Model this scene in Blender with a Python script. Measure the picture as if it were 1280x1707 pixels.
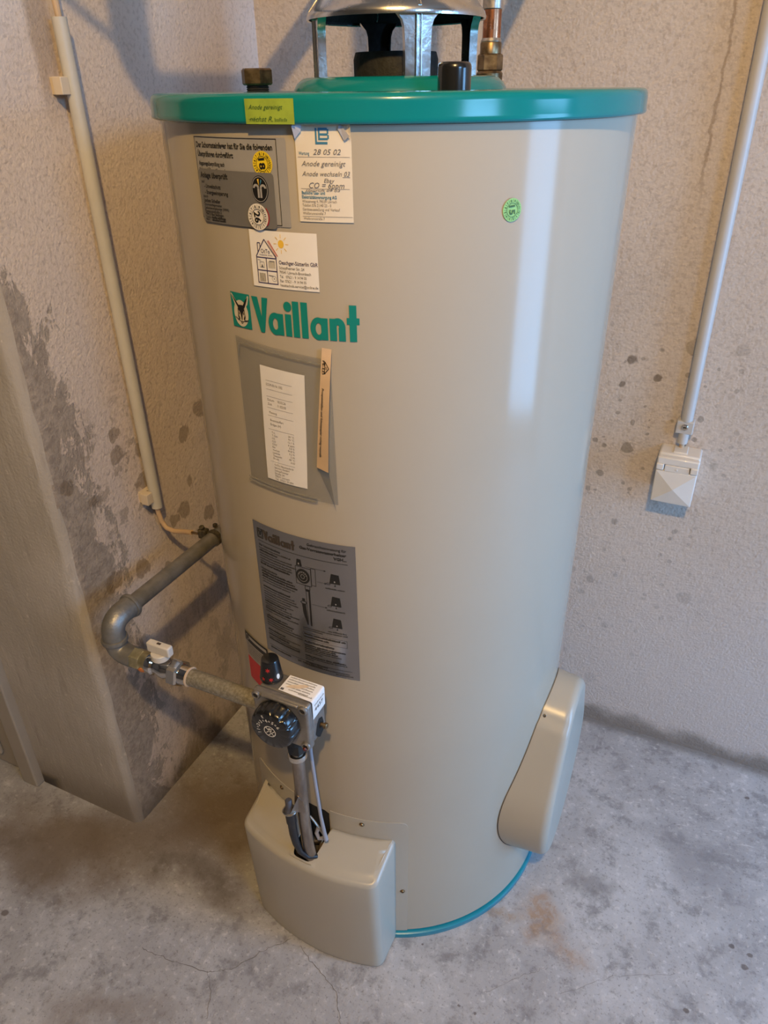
import bpy, bmesh, math, random
from mathutils import Vector, Matrix
random.seed(7)
PI = math.pi
for o in list(bpy.data.objects): bpy.data.objects.remove(o)
SC = bpy.context.scene
COL = SC.collection

# ------------------------------------------------------------------ camera, light, exposure
FPX, PITCH, ROLL, YAW = 1217.17, .5271, -.0128, -.4410
cam = bpy.data.cameras.new('camera'); cam.sensor_fit = 'VERTICAL'; cam.sensor_height = 24.0
cam.lens = 24.0 * FPX / 1707.0; cam.clip_start = .02
camo = bpy.data.objects.new('camera', cam); COL.objects.link(camo)
Fh = Vector((math.sin(YAW), math.cos(YAW), 0)); Rh = Vector((math.cos(YAW), -math.sin(YAW), 0)); Uh = Vector((0, 0, 1))
fw = math.cos(PITCH)*Fh - math.sin(PITCH)*Uh; up = math.sin(PITCH)*Fh + math.cos(PITCH)*Uh
r2 = math.cos(ROLL)*Rh + math.sin(ROLL)*up; u2 = -math.sin(ROLL)*Rh + math.cos(ROLL)*up
camo.matrix_world = Matrix(((r2.x, u2.x, -fw.x, .4411), (r2.y, u2.y, -fw.y, -.9913), (r2.z, u2.z, -fw.z, 1.3785), (0, 0, 0, 1)))
SC.camera = camo
vs = SC.view_settings
vs.view_transform = 'Standard'; vs.look = 'None'; vs.gamma = 1.0; vs.use_curve_mapping = False
vs.exposure = 0.0
LAMP = Vector((.63, -1.41, 2.51))          # bare bulb under the ceiling
LAMP_W, LAMP_C = 108.0, (1.0, .645, .25)
WIN_W, WIN_C = 36.0, (.25, .56, 1.0)       # high basement window
DOOR_W, DOOR_C = 48.0, (.25, .55, 1.0)     # bright doorway
w = bpy.data.worlds.new('world'); SC.world = w; w.use_nodes = True
w.node_tree.nodes['Background'].inputs[0].default_value = (.25, .56, 1, 1)
w.node_tree.nodes['Background'].inputs[1].default_value = 0.15
XR = 2.25                                   # right-hand wall with window and doorway
def area(name, loc, sy, sz, watts, col):
    l = bpy.data.lights.new(name, 'AREA'); l.shape = 'RECTANGLE'; l.size = sz; l.size_y = sy; l.energy = watts; l.color = col
    o = bpy.data.objects.new(name, l); COL.objects.link(o); o.location = loc
    o.rotation_euler = (0, PI/2, 0)         # shines towards -X
    return o
area('window_daylight', (XR+.13, -1.5, 2.02), .88, .60, WIN_W, WIN_C)
area('doorway_daylight', (XR+.13, -.06, .95), .64, 1.56, DOOR_W, DOOR_C)
pl = bpy.data.lights.new('bulb_light', 'POINT'); pl.energy = LAMP_W; pl.color = LAMP_C; pl.shadow_soft_size = .03
plo = bpy.data.objects.new('bulb_light', pl); COL.objects.link(plo); plo.location = LAMP

# ------------------------------------------------------------------ materials
class NT:
    def __init__(s, m): s.t = m.node_tree; s.n = s.t.nodes; s.l = s.t.links
    def new(s, typ, **kw):
        n = s.n.new(typ)
        for k, v in kw.items():
            if k.startswith('i_'): s.set(n.inputs[int(k[2:])], v)
            else: setattr(n, k, v)
        return n
    def set(s, sock, v):
        if isinstance(v, bpy.types.NodeSocket): s.l.new(v, sock)
        elif isinstance(v, bpy.types.Node): s.l.new(v.outputs[0], sock)
        else:
            if hasattr(sock.default_value, '__len__') and not hasattr(v, '__len__'): v = (v,)*len(sock.default_value)
            if hasattr(v, '__len__') and len(v) == 3 and len(sock.default_value) == 4: v = tuple(v)+(1,)
            sock.default_value = v
    def math(s, op, a, b=0., c=0., clamp=False):
        n = s.new('ShaderNodeMath', operation=op, use_clamp=clamp); s.set(n.inputs[0], a); s.set(n.inputs[1], b); s.set(n.inputs[2], c); return n.outputs[0]
    def noise(s, vec, scale, detail=4, rough=.55, dist=0.):
        n = s.new('ShaderNodeTexNoise'); s.set(n.inputs['Vector'], vec); n.inputs['Scale'].default_value = scale
        n.inputs['Detail'].default_value = detail; n.inputs['Roughness'].default_value = rough; n.inputs['Distortion'].default_value = dist
        return n.outputs[0]
    def ramp(s, v, a, b, lo=0., hi=1., smooth=True):
        n = s.new('ShaderNodeMapRange'); n.interpolation_type = 'SMOOTHSTEP' if smooth else 'LINEAR'
        s.set(n.inputs['Value'], v); s.set(n.inputs['From Min'], a); s.set(n.inputs['From Max'], b)
        s.set(n.inputs['To Min'], lo); s.set(n.inputs['To Max'], hi); return n.outputs['Result']
    def mix(s, f, a, b, mode='MIX'):
        n = s.new('ShaderNodeMix', data_type='RGBA', blend_type=mode)
        s.set(n.inputs[0], f); s.set(n.inputs[6], a); s.set(n.inputs[7], b); return n.outputs[2]
    def sep(s, v):
        n = s.new('ShaderNodeSeparateXYZ'); s.set(n.inputs[0], v); return n.outputs
    def comb(s, x, y, z):
        n = s.new('ShaderNodeCombineXYZ'); s.set(n.inputs[0], x); s.set(n.inputs[1], y); s.set(n.inputs[2], z); return n.outputs[0]
    def vadd(s, a, b, op='ADD'):
        n = s.new('ShaderNodeVectorMath', operation=op); s.set(n.inputs[0], a); s.set(n.inputs[1], b); return n.outputs[0]
    def obj(s): return s.new('ShaderNodeTexCoord').outputs['Object']
    def bump(s, h, dist=.002, strength=1., normal=None):
        n = s.new('ShaderNodeBump'); s.set(n.inputs['Height'], h); n.inputs['Distance'].default_value = dist; n.inputs['Strength'].default_value = strength
        if normal is not None: s.set(n.inputs['Normal'], normal)
        return n.outputs[0]
    def blob(s, a, b, ca, cb, ra, rb, ang=0., soft=.5):
        """soft ellipse mask in two coordinates a, b"""
        c, d = math.cos(ang), math.sin(ang)
        da = s.math('SUBTRACT', a, ca); db = s.math('SUBTRACT', b, cb)
        u = s.math('DIVIDE', s.math('ADD', s.math('MULTIPLY', da, c), s.math('MULTIPLY', db, d)), ra)
        v = s.math('DIVIDE', s.math('SUBTRACT', s.math('MULTIPLY', db, c), s.math('MULTIPLY', da, d)), rb)
        r = s.math('SQRT', s.math('ADD', s.math('MULTIPLY', u, u), s.math('MULTIPLY', v, v)))
        return s.ramp(r, 1.0, 1.0-soft)
MATS = {}
def mat(name):
    m = bpy.data.materials.new(name); m.use_nodes = True; MATS[name] = m
    return m, NT(m), m.node_tree.nodes['Principled BSDF']
def simple(name, col, rough=.5, metal=0., noise=.0, nscale=60., bumpd=0., bscale=300., coat=0., spec=.5, rvar=0., alpha=1., darkcol=None, stretch=None):
    m, t, b = mat(name)
    co = t.obj()
    if stretch: co = t.vadd(co, stretch, 'MULTIPLY')
    if noise or darkcol:
        f = t.noise(co, nscale, 5)
        f = t.ramp(f, .3, .7)
        dk = darkcol or tuple(c*(1-noise) for c in col)
        t.set(b.inputs['Base Color'], t.mix(f, dk, col))
        if rvar: t.set(b.inputs['Roughness'], t.ramp(f, 0, 1, rough+rvar, rough-rvar))
        else: b.inputs['Roughness'].default_value = rough
    else:
        b.inputs['Base Color'].default_value = tuple(col)+(1,); b.inputs['Roughness'].default_value = rough
    b.inputs['Metallic'].default_value = metal; b.inputs['Specular IOR Level'].default_value = spec
    b.inputs['Coat Weight'].default_value = coat; b.inputs['Coat Roughness'].default_value = .05
    b.inputs['Alpha'].default_value = alpha
    if bumpd: t.set(b.inputs['Normal'], t.bump(t.noise(co, bscale, 3), bumpd))
    return m

def plaster_height(t, co):
    h1 = t.noise(co, 120, 8, .80); h3 = t.noise(co, 30, 3)
    v = t.new('ShaderNodeTexVoronoi', feature='SMOOTH_F1'); t.set(v.inputs['Vector'], t.vadd(co, t.vadd(t.new('ShaderNodeTexNoise', i_2=150., i_3=2.).outputs['Color'], (.006, .006, .006), 'MULTIPLY'))); v.inputs['Scale'].default_value = 210
    return t.math('ADD', t.math('ADD', t.math('MULTIPLY', h1, 1.5), t.math('MULTIPLY', v.outputs['Distance'], -.7)), t.math('MULTIPLY', h3, 1.2))
def spots(t, co, scale, rmax, dens):
    """drip spots: sparse round blotches with a size of their own"""
    wob = t.vadd(co, t.vadd(t.new('ShaderNodeTexNoise', i_2=48., i_3=4.).outputs['Color'], (.026, .026, .026), 'MULTIPLY'))
    v = t.new('ShaderNodeTexVoronoi', feature='F1'); t.set(v.inputs['Vector'], wob); v.inputs['Scale'].default_value = scale
    rnd = t.sep(v.outputs['Color'])[0]
    rad = t.math('MULTIPLY', t.ramp(rnd, 1-dens, 1.0, 0., 1., False), rmax)
    return t.ramp(t.math('SUBTRACT', rad, v.outputs['Distance']), 0., .08)

def mat_wall_back():
    m, t, b = mat('rough_plaster_back')
    co = t.obj(); x, y, z = t.sep(co)
    big = t.ramp(t.noise(co, 2.6, 3), .3, .7); fine = t.noise(co, 140, 3)
    c = t.mix(big, (.62, .53, .455), (.69, .595, .515))
    c = t.mix(t.math('MULTIPLY', t.ramp(fine, .30, .52, 1., 0.), .40), c, (.40, .32, .26))
    # drip spots in the middle height band
    band = t.math('MULTIPLY', t.ramp(z, 1.05, .9), t.ramp(x, .6, .42))
    s = t.math('MULTIPLY', t.math('MULTIPLY', spots(t, co, 24, .42, .45), band), .62)
    c = t.mix(s, c, (.20, .165, .125))
    s2 = t.math('MULTIPLY', t.math('MULTIPLY', spots(t, t.vadd(co, (3.1, 0, 1.7)), 60, .40, .4), band), .5)
    c = t.mix(s2, c, (.17, .14, .11))
    for (cx, cz, r) in ((.297, .925, .010), (.349, .896, .009), (.287, .875, .007), (.334, .296, .009), (.285, .412, .011), (.252, .195, .008)):
        n = t.math('ADD', x, t.math('MULTIPLY', t.noise(co, 70, 2), .012))
        c = t.mix(t.math('MULTIPLY', t.blob(n, z, cx+.006, cz, r, r*1.1, 0, .4), .75), c, (.17, .13, .095))
    # grime at the foot of the wall, daylight tint on its lower part
    g = t.math('ADD', z, t.math('MULTIPLY', t.noise(co, 16, 4), -.07))
    GRIME = t.ramp(g, .025, -.022, 0., .75)
    c = t.mix(t.ramp(z, .8, .15, 0., .75), c, (.66, .625, .625))  # lower wall greyed and lightened to carry the daylight missing there
    c = t.mix(GRIME, c, (.20, .18, .16))
    # hairline stain by the conduit at the top right
    n = t.math('ADD', x, t.math('MULTIPLY', t.noise(co, 40, 4), .02))
    ln = t.math('MULTIPLY', t.ramp(t.math('ABSOLUTE', t.math('SUBTRACT', n, .372)), .004, .001), t.ramp(z, 1.15, 1.3))
    c = t.mix(t.math('MULTIPLY', ln, .5), c, (.25, .17, .11))
    t.set(b.inputs['Base Color'], c); b.inputs['Roughness'].default_value = .92; b.inputs['Specular IOR Level'].default_value = .2
    t.set(b.inputs['Normal'], t.bump(plaster_height(t, co), .0019, .9))
    return m
def mat_wall_left():
    m, t, b = mat('peeling_plaster_left')
    co = t.obj(); x, y, z = t.sep(co)
    big = t.ramp(t.noise(co, 2.6, 3), .3, .7); fine = t.noise(co, 140, 3)
    c = t.mix(big, (.73, .625, .555), (.80, .70, .635))
    c = t.mix(t.math('MULTIPLY', t.ramp(fine, .30, .52, 1., 0.), .35), c, (.40, .32, .26))
    # brown strip along the upper end of the conduit
    st = t.math('MULTIPLY', t.ramp(t.math('ABSOLUTE', t.math('SUBTRACT', t.math('ADD', y, t.math('MULTIPLY', t.noise(co, 30, 3), .012)), -.100)), .026, .012), t.ramp(z, 1.30, 1.42))
    c = t.mix(t.math('MULTIPLY', st, .55), c, (.32, .21, .11))
    # paint flaked off towards the outer corner, grey render showing
    sx = t.comb(x, t.math('MULTIPLY', y, 1.0), t.math('MULTIPLY', z, .45))
    n1 = t.noise(sx, 20, 7, .66, .5); n2 = t.noise(co, 75, 4, .6)
    lim = t.math('ADD', t.math('MULTIPLY', t.math('SUBTRACT', n1, .5), .34), t.math('MULTIPLY', t.math('SUBTRACT', n2, .5), .10))
    wid = t.math('ADD', t.ramp(z, 1.30, 1.05, -.10, .075), t.math('MULTIPLY', t.ramp(z, .95, .60), .03))
    e = t.math('SUBTRACT', t.math('SUBTRACT', t.math('ADD', y, .289), wid), lim)
    peel = t.ramp(e, .012, -.012)
    low = t.math('MULTIPLY', t.ramp(z, .62, .30), .45)
    peel = t.math('MAXIMUM', peel, t.math('MULTIPLY', t.ramp(t.math('ADD', n1, t.math('MULTIPLY', n2, .3)), .66, .72), low))
    c = t.mix(t.math('MULTIPLY', peel, .80), c, t.mix(t.ramp(n2, .3, .7), (.25, .215, .185), (.43, .38, .335)))
    # damp patches and drips between corner and tank
    bandz = t.math('MULTIPLY', t.ramp(z, 1.0, .85), t.ramp(z, .35, .5))
    d = t.math('MULTIPLY', t.math('MULTIPLY', spots(t, co, 21, .5, .55), bandz), .55)
    c = t.mix(d, c, (.22, .165, .11))
    d2 = t.math('MULTIPLY', t.math('MULTIPLY', t.ramp(t.noise(co, 34, 4, .6), .53, .6), t.blob(y, z, -.14, .78, .12, .20, 0, .6)), .5)
    c = t.mix(d2, c, (.29, .235, .19))
    c = t.mix(t.math('MULTIPLY', t.ramp(t.math('ADD', z, t.math('MULTIPLY', n1, -.12)), .03, -.06), .7), c, (.14, .115, .09))
    t.set(b.inputs['Base Color'], c); b.inputs['Roughness'].default_value = .92; b.inputs['Specular IOR Level'].default_value = .2
    h = t.math('ADD', plaster_height(t, co), t.math('MULTIPLY', peel, -.7))
    t.set(b.inputs['Normal'], t.bump(h, .0019, .9))
    return m
def mat_cement():
    m, t, b = mat('bare_cement_render')
    co = t.obj(); x, y, z = t.sep(co)
    st = t.comb(x, y, t.math('MULTIPLY', z, .16))
    n1 = t.noise(co, 4, 4); n2 = t.noise(st, 42, 5, .6); n3 = t.noise(co, 170, 3)
    c = t.mix(t.ramp(n1, .3, .7), (.40, .365, .325), (.49, .455, .425))
    c = t.mix(t.math('MULTIPLY', t.ramp(n2, .56, .70), .4), c, (.52, .47, .42))
    c = t.mix(t.math('MULTIPLY', t.ramp(n2, .42, .28), .35), c, (.24, .20, .165))
    c = t.mix(t.math('MULTIPLY', t.ramp(t.noise(co, 48, 3), .67, .72), .7), c, (.58, .53, .47))
    c = t.mix(t.math('MULTIPLY', t.ramp(t.math('ADD', z, t.math('MULTIPLY', n1, -.2)), .05, -.08), .6), c, (.19, .155, .12))
    t.set(b.inputs['Base Color'], c); b.inputs['Roughness'].default_value = .9; b.inputs['Specular IOR Level'].default_value = .2
    h = t.math('ADD', t.math('MULTIPLY', n3, .35), t.math('ADD', t.math('MULTIPLY', n2, .6), n1))
    t.set(b.inputs['Normal'], t.bump(h, .004, .8))
    return m
def mat_floor():
    m, t, b = mat('worn_concrete_floor')
    co = t.obj(); x, y, z = t.sep(co)
    wx = t.math('ADD', x, t.math('MULTIPLY', t.math('SUBTRACT', t.noise(co, 7, 5), .5), .22))
    wy = t.math('ADD', y, t.math('MULTIPLY', t.math('SUBTRACT', t.noise(t.vadd(co, (5, 3, 0)), 7, 5), .5), .22))
    n1 = t.noise(co, 3.2, 6, .6, .6); n2 = t.noise(co, 17, 8, .70, .15); n3 = t.noise(co, 75, 5, .6); n4 = t.noise(co, 260, 2)
    c = t.mix(t.ramp(n1, .3, .7), (.36, .355, .37), (.50, .50, .525))
    c = t.mix(t.math('MULTIPLY', t.ramp(n2, .50, .34), .72), c, (.225, .22, .23))
    c = t.mix(t.math('MULTIPLY', t.ramp(n2, .54, .72), .5), c, (.64, .63, .64))
    c = t.mix(t.math('MULTIPLY', t.ramp(n3, .45, .30), .50), c, (.20, .185, .185))
    c = t.mix(t.math('MULTIPLY', t.ramp(t.noise(co, 190, 3, .6), .42, .30), .55), c, (.16, .15, .15))
    c = t.mix(t.math('MULTIPLY', t.ramp(n3, .56, .70), .45), c, (.72, .71, .72))
    # old scrape marks near the right wall
    sc = t.noise(t.comb(t.math('ADD', t.math('MULTIPLY', x, 22), t.math('MULTIPLY', y, 30)), t.math('SUBTRACT', t.math('MULTIPLY', y, 120), t.math('MULTIPLY', x, 40)), 0), 1.0, 5, .7, .3)
    c = t.mix(t.math('MULTIPLY', t.math('MULTIPLY', t.ramp(sc, .56, .70), t.blob(wx, wy, .62, .24, .34, .14, -.3, .7)), .55), c, (.72, .72, .72))
    # brown-black grime in the corner on the left
    def stain(c, cx, cy, rx, ry, a, col, f, soft=.8):
        return t.mix(t.math('MULTIPLY', t.blob(wx, wy, cx, cy, rx, ry, a, soft), f), c, col)
    c = stain(c, -.33, -.18, .34, .20, .6, (.16, .115, .075), .85)
    c = stain(c, -.60, -.40, .34, .14, .25, (.17, .125, .085), .80)
    c = stain(c, -.27, -.33, .18, .05, .2, (.13, .105, .085), .65)
    c = stain(c, -.30, -.62, .16, .05, .5, (.22, .18, .15), .5)
    c = stain(c, .37, -.14, .055, .095, .75, (.36, .22, .12), t.ramp(n3, .35, .6, .30, .75))
    c = stain(c, .285, -.155, .06, .02, .4, (.36, .25, .15), t.ramp(n3, .35, .6, .2, .6))
    c = stain(c, .435, -.03, .07, .05, .2, (.17, .16, .16), .55)
    c = stain(c, .62, .12, .18, .08, -.4, (.24, .235, .25), .5)
    c = stain(c, .50, -.30, .15, .05, .5, (.25, .24, .24), .4)
    for (cx, cy, r) in ((.689, -.036, .007), (.72, -.04, .006), (.711, -.067, .008), (.266, -.341, .003), (.295, -.341, .004), (.623, -.186, .006), (.169, -.27, .003), (-.592, -.551, .009), (.704, .328, .006)):
        n = t.math('ADD', x, t.math('MULTIPLY', t.noise(co, 110, 2), .008))
        c = t.mix(t.math('MULTIPLY', t.blob(n, y, cx+.004, cy, r, r*.8, .3, .4), .7), c, (.10, .075, .065))
    # arc left by an earlier position of the foot ring
    rr = t.math('SQRT', t.math('ADD', t.math('POWER', t.math('SUBTRACT', x, .075), 2), t.math('POWER', t.math('SUBTRACT', y, .0), 2)))
    arc = t.math('MULTIPLY', t.ramp(t.math('ABSOLUTE', t.math('SUBTRACT', rr, .335)), .010, .003), t.blob(x, y, .38, -.1, .10, .12, 0, .5))
    c = t.mix(t.math('MULTIPLY', t.math('MULTIPLY', arc, t.ramp(n3, .4, .6)), .30), c, (.62, .60, .59))
    # dark seam at the walls
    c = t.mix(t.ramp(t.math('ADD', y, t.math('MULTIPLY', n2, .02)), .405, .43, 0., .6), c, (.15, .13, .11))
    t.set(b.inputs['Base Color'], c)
    t.set(b.inputs['Roughness'], t.ramp(n2, .3, .7, .55, .8)); b.inputs['Specular IOR Level'].default_value = .35
    h = t.math('ADD', t.math('MULTIPLY', n4, .25), t.math('ADD', n2, t.math('MULTIPLY', n3, .5)))
    t.set(b.inputs['Normal'], t.bump(h, .0022, .8))
    return m
mat_wall_back(); mat_wall_left(); mat_cement(); mat_floor()
simple('ceiling_paint', (.24, .225, .20), .9, noise=.1, nscale=5)
simple('plain_plaster', (.20, .18, .16), .9, noise=.15, nscale=6, bumpd=.003, bscale=110)
simple('door_paint', (.38, .34, .29), .45, noise=.12, nscale=8)
simple('tank_enamel', (.45, .395, .315), .13, noise=.03, nscale=4, spec=.24)
simple('cover_enamel', (.445, .41, .345), .30, noise=.03, nscale=6, spec=.5)
simple('teal_enamel', (.004, .205, .215), .15, noise=.06, nscale=5, spec=.4)
simple('teal_ring', (.008, .25, .34), .3, noise=.1, nscale=9)
simple('teal_print', (.006, .225, .19), .4)
simple('hare_cream', (.62, .55, .42), .5)
simple('ink_black', (.012, .011, .010), .45)
simple('ink_brown', (.055, .04, .03), .6)
simple('ink_grey', (.16, .15, .15), .6)
simple('ink_pencil', (.20, .17, .15), .7)
simple('ink_blue', (.05, .20, .33), .5)
simple('ink_navy', (.03, .02, .10), .5)
simple('ink_red', (.45, .02, .02), .5)
simple('seal_red', (.10, .012, .012), .4)
simple('ink_white', (.75, .72, .68), .5)
simple('ink_green', (.05, .13, .03), .6)
simple('silver_foil', (.44, .42, .40), .38, metal=.25, noise=.08, nscale=30)
simple('grey_foil', (.215, .205, .195), .38, metal=.25, noise=.08, nscale=25)
simple('instruction_foil', (.30, .295, .31), .24, metal=.75, noise=.06, nscale=20)
simple('paper_cream', (.78, .70, .58), .7, noise=.06, nscale=20)
simple('paper_fold', (.42, .42, .47), .7)
simple('paper_white', (.86, .82, .78), .6, noise=.03, nscale=20)
simple('sticker_green', (.33, .45, .05), .6, noise=.25, nscale=60)
simple('dot_yellow', (.80, .58, .02), .5)
simple('dot_white', (.80, .74, .66), .5, noise=.1, nscale=120)
simple('dot_green', (.30, .58, .17), .5, noise=.15, nscale=150)
simple('sun_yellow', (.85, .53, .06), .5)
simple('tape_tan', (.72, .52, .34), .5, noise=.08, nscale=40)
simple('stain_tan', (.76, .60, .44), .7, noise=.1, nscale=200)
simple('label_red', (.55, .03, .03), .45)
simple('aluminium', (.72, .71, .69), .24, metal=1., noise=.25, nscale=22, rvar=.06, bumpd=.0004, bscale=60)
simple('black_iron', (.022, .020, .018), .7, noise=.5, nscale=120, bumpd=.001, bscale=160)
simple('black_plastic', (.012, .012, .013), .22, noise=.1, nscale=40, coat=.3)
simple('black_rubber', (.016, .016, .018), .45, noise=.2, nscale=60)
simple('grey_rubber', (.07, .07, .085), .5)
simple('brass_dull', (.34, .24, .13), .38, metal=.9, darkcol=(.14, .09, .05), nscale=70)
simple('copper', (.62, .27, .14), .30, metal=1., darkcol=(.30, .12, .06), nscale=45, rvar=.08)
simple('solder', (.62, .56, .50), .35, metal=.9, noise=.3, nscale=200)
simple('galvanised', (.30, .29, .27), .45, metal=.6, noise=.3, nscale=40, bumpd=.0006, bscale=180)
simple('galvanised_worn', (.36, .34, .29), .5, metal=.4, darkcol=(.22, .20, .16), nscale=260, bumpd=.0006, bscale=320)
simple('zinc_yellow', (.55, .50, .32), .35, metal=.8, noise=.3, nscale=90)
simple('chrome', (.66, .65, .64), .07, metal=1.)
simple('cast_aluminium', (.33, .31, .29), .38, metal=.65, noise=.15, nscale=120, bumpd=.0005, bscale=500)
simple('steel_tube', (.50, .45, .40), .3, metal=.85, darkcol=(.22, .18, .15), nscale=28, stretch=(1, 1, .3))
simple('steel_bright', (.70, .67, .62), .2, metal=1.)
simple('wire_grey', (.38, .38, .43), .4, metal=.3)
simple('pvc_grey', (.58, .56, .51), .42, noise=.10, nscale=14)
simple('pvc_light', (.52, .50, .48), .40, noise=.08, nscale=14)
simple('clip_cream', (.66, .57, .45), .5)
simple('cable_tan', (.58, .42, .27), .5, noise=.1, nscale=40)
simple('copper_green', (.12, .10, .06), .6, metal=.4, darkcol=(.04, .035, .03), nscale=200)
simple('socket_plastic', (.72, .68, .63), .32, noise=.06, nscale=25, coat=.15)
simple('handle_plastic', (.66, .62, .57), .42, noise=.08, nscale=40)
simple('cavity_shade', (.010, .009, .008), .9)  # near-black colour standing for shade in gaps and openings
simple('orange_sealant', (.55, .18, .05), .6)
simple('hemp', (.62, .48, .36), .8)
simple('insulation_grey', (.25, .25, .26), .7)
simple('crack_dark', (.15, .135, .125), .95)
simple('glass_frame', (.7, .68, .64), .5)
m, t, b = mat('clear_pouch')
co = t.obj()
n1 = t.noise(co, 26, 4, .6, .8)
t.set(b.inputs['Base Color'], (.26, .245, .205)); b.inputs['Roughness'].default_value = .3
b.inputs['Alpha'].default_value = .42
t.set(b.inputs['Normal'], t.bump(n1, .004, .5))
m, t, b = mat('clear_film'); b.inputs['Base Color'].default_value = (.6, .6, .6, 1); b.inputs['Roughness'].default_value = .12; b.inputs['Alpha'].default_value = .08
m, t, b = mat('bulb_glow'); b.inputs['Base Color'].default_value = (1, .8, .6, 1); b.inputs['Emission Color'].default_value = (1, .645, .25, 1); b.inputs['Emission Strength'].default_value = 30.

# ------------------------------------------------------------------ mesh helpers
class MB:
    def __init__(s): s.v = []; s.f = []
    def add(s, vs, fs):
        o = len(s.v); s.v += [tuple(x) for x in vs]; s.f += [tuple(i+o for i in f) for f in fs]; return s
    def box(s, lo, hi):
        (a, b, c), (d, e, f) = lo, hi
        return s.add([(a,b,c),(d,b,c),(d,e,c),(a,e,c),(a,b,f),(d,b,f),(d,e,f),(a,e,f)],
                     [(0,3,2,1),(4,5,6,7),(0,1,5,4),(1,2,6,5),(2,3,7,6),(3,0,4,7)])
    def loft(s, rings, closed=True, cap0=False, cap1=False):
        n = len(rings[0]); vs = [p for r in rings for p in r]; fs = []
        for i in range(len(rings)-1):
            for j in range(n if closed else n-1):
                k = (j+1) % n; fs.append((i*n+j, i*n+k, (i+1)*n+k, (i+1)*n+j))
        if cap0: fs.append(tuple(reversed(range(n))))
        if cap1: fs.append(tuple(range((len(rings)-1)*n, len(rings)*n)))
        return s.add(vs, fs)
    def lathe(s, prof, org=(0, 0, 0), axis=(0, 0, 1), n=32, cap0=True, cap1=True, rfun=None, ph=0.):
        """prof: list of (r, h) along axis"""
        ax = Vector(axis).normalized(); ref = Vector((1, 0, 0)) if abs(ax.x) < .9 else Vector((0, 1, 0))
        e1 = (ref - ax*ref.dot(ax)).normalized(); e2 = ax.cross(e1); org = Vector(org)
        rings = []
        for r, h in prof:
            ring = []
            for k in range(n):
                a = 2*PI*k/n+ph; rr = rfun(r, h, a) if rfun else r
                ring.append(org+ax*h+e1*(rr*math.cos(a))+e2*(rr*math.sin(a)))
            rings.append(ring)
        return s.loft(rings, True, cap0, cap1)
    def tube(s, path, r, n=14, caps=True):
        path = [Vector(p) for p in path]; rings = []
        rr = r if hasattr(r, '__len__') else [r]*len(path)
        t0 = (path[1]-path[0]).normalized(); ref = Vector((0, 0, 1)) if abs(t0.z) < .9 else Vector((1, 0, 0))
        e1 = (ref-t0*ref.dot(t0)).normalized()
        for i, p in enumerate(path):
            a = path[max(i-1, 0)]; c = path[min(i+1, len(path)-1)]; tg = (c-a).normalized()
            e1 = (e1-tg*e1.dot(tg)).normalized(); e2 = tg.cross(e1)
            rings.append([p+e1*(rr[i]*math.cos(2*PI*k/n))+e2*(rr[i]*math.sin(2*PI*k/n)) for k in range(n)])
        return s.loft(rings, True, caps, caps)
    def build(s, name, material, parent=None, smooth=35., bevel=0., bseg=3, sub=0, solid=0.):
        root = parent
        while root is not None and root.parent is not None: root = root.parent
        off = Vector(root.location) if root is not None else Vector((0, 0, 0))
        me = bpy.data.meshes.new(name); me.from_pydata([tuple(Vector(v)-off) for v in s.v], [], s.f)
        bm = bmesh.new(); bm.from_mesh(me)
        if len(bm.verts) < 30000: bmesh.ops.remove_doubles(bm, verts=bm.verts, dist=1e-6)
        if smooth is not None and not getattr(s, 'keep', False): bmesh.ops.recalc_face_normals(bm, faces=bm.faces)
        bm.to_mesh(me); bm.free()
        mats = material if isinstance(material, (list, tuple)) else [material]
        for q in mats: me.materials.append(MATS[q])
        if smooth is not None:
            me.polygons.foreach_set('use_smooth', [True]*len(me.polygons))
            me.set_sharp_from_angle(angle=math.radians(smooth))
        o = bpy.data.objects.new(name, me); COL.objects.link(o)
        if parent is not None: o.parent = parent
        if bevel:
            md = o.modifiers.new('bevel', 'BEVEL'); md.width = bevel; md.segments = bseg; md.limit_method = 'ANGLE'; md.angle_limit = math.radians(40); md.harden_normals = False
        if sub:
            md = o.modifiers.new('sub', 'SUBSURF'); md.levels = md.render_levels = sub
        if solid:
            md = o.modifiers.new('solid', 'SOLIDIFY'); md.thickness = solid; md.offset = 0
        return o
def thing(name, label, cat, loc=(0, 0, 0), group=None):
    o = bpy.data.objects.new(name, None); COL.objects.link(o); o.location = loc; o.empty_display_size = .05
    o['label'] = label; o['category'] = cat
    if group: o['group'] = group
    return o
def tag(o, label, cat, group=None):
    o['label'] = label; o['category'] = cat
    if group: o['group'] = group
    return o
def struct(o, label=None):
    o['kind'] = 'structure'
    if label: o['label'] = label
    return o
def lab(o, l): o['label'] = l; return o
def bend(p0, p1, p2, r, n=8):
    """rounded corner points at p1"""
    p0, p1, p2 = Vector(p0), Vector(p1), Vector(p2)
    a = p1+(p0-p1).normalized()*r; c = p1+(p2-p1).normalized()*r
    return [(1-t)**2*a+2*t*(1-t)*p1+t*t*c for t in [i/n for i in range(n+1)]]
def hexnut(mb, org, axis, af, h, ph=0., ch=.0015):
    r = af/math.sqrt(3)
    def rf(r_, h_, a): return r_
    mb.lathe([(r-ch, 0), (r, ch), (r, h-ch), (r-ch, h)], org, axis, 6, ph=ph)
    return mb

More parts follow.
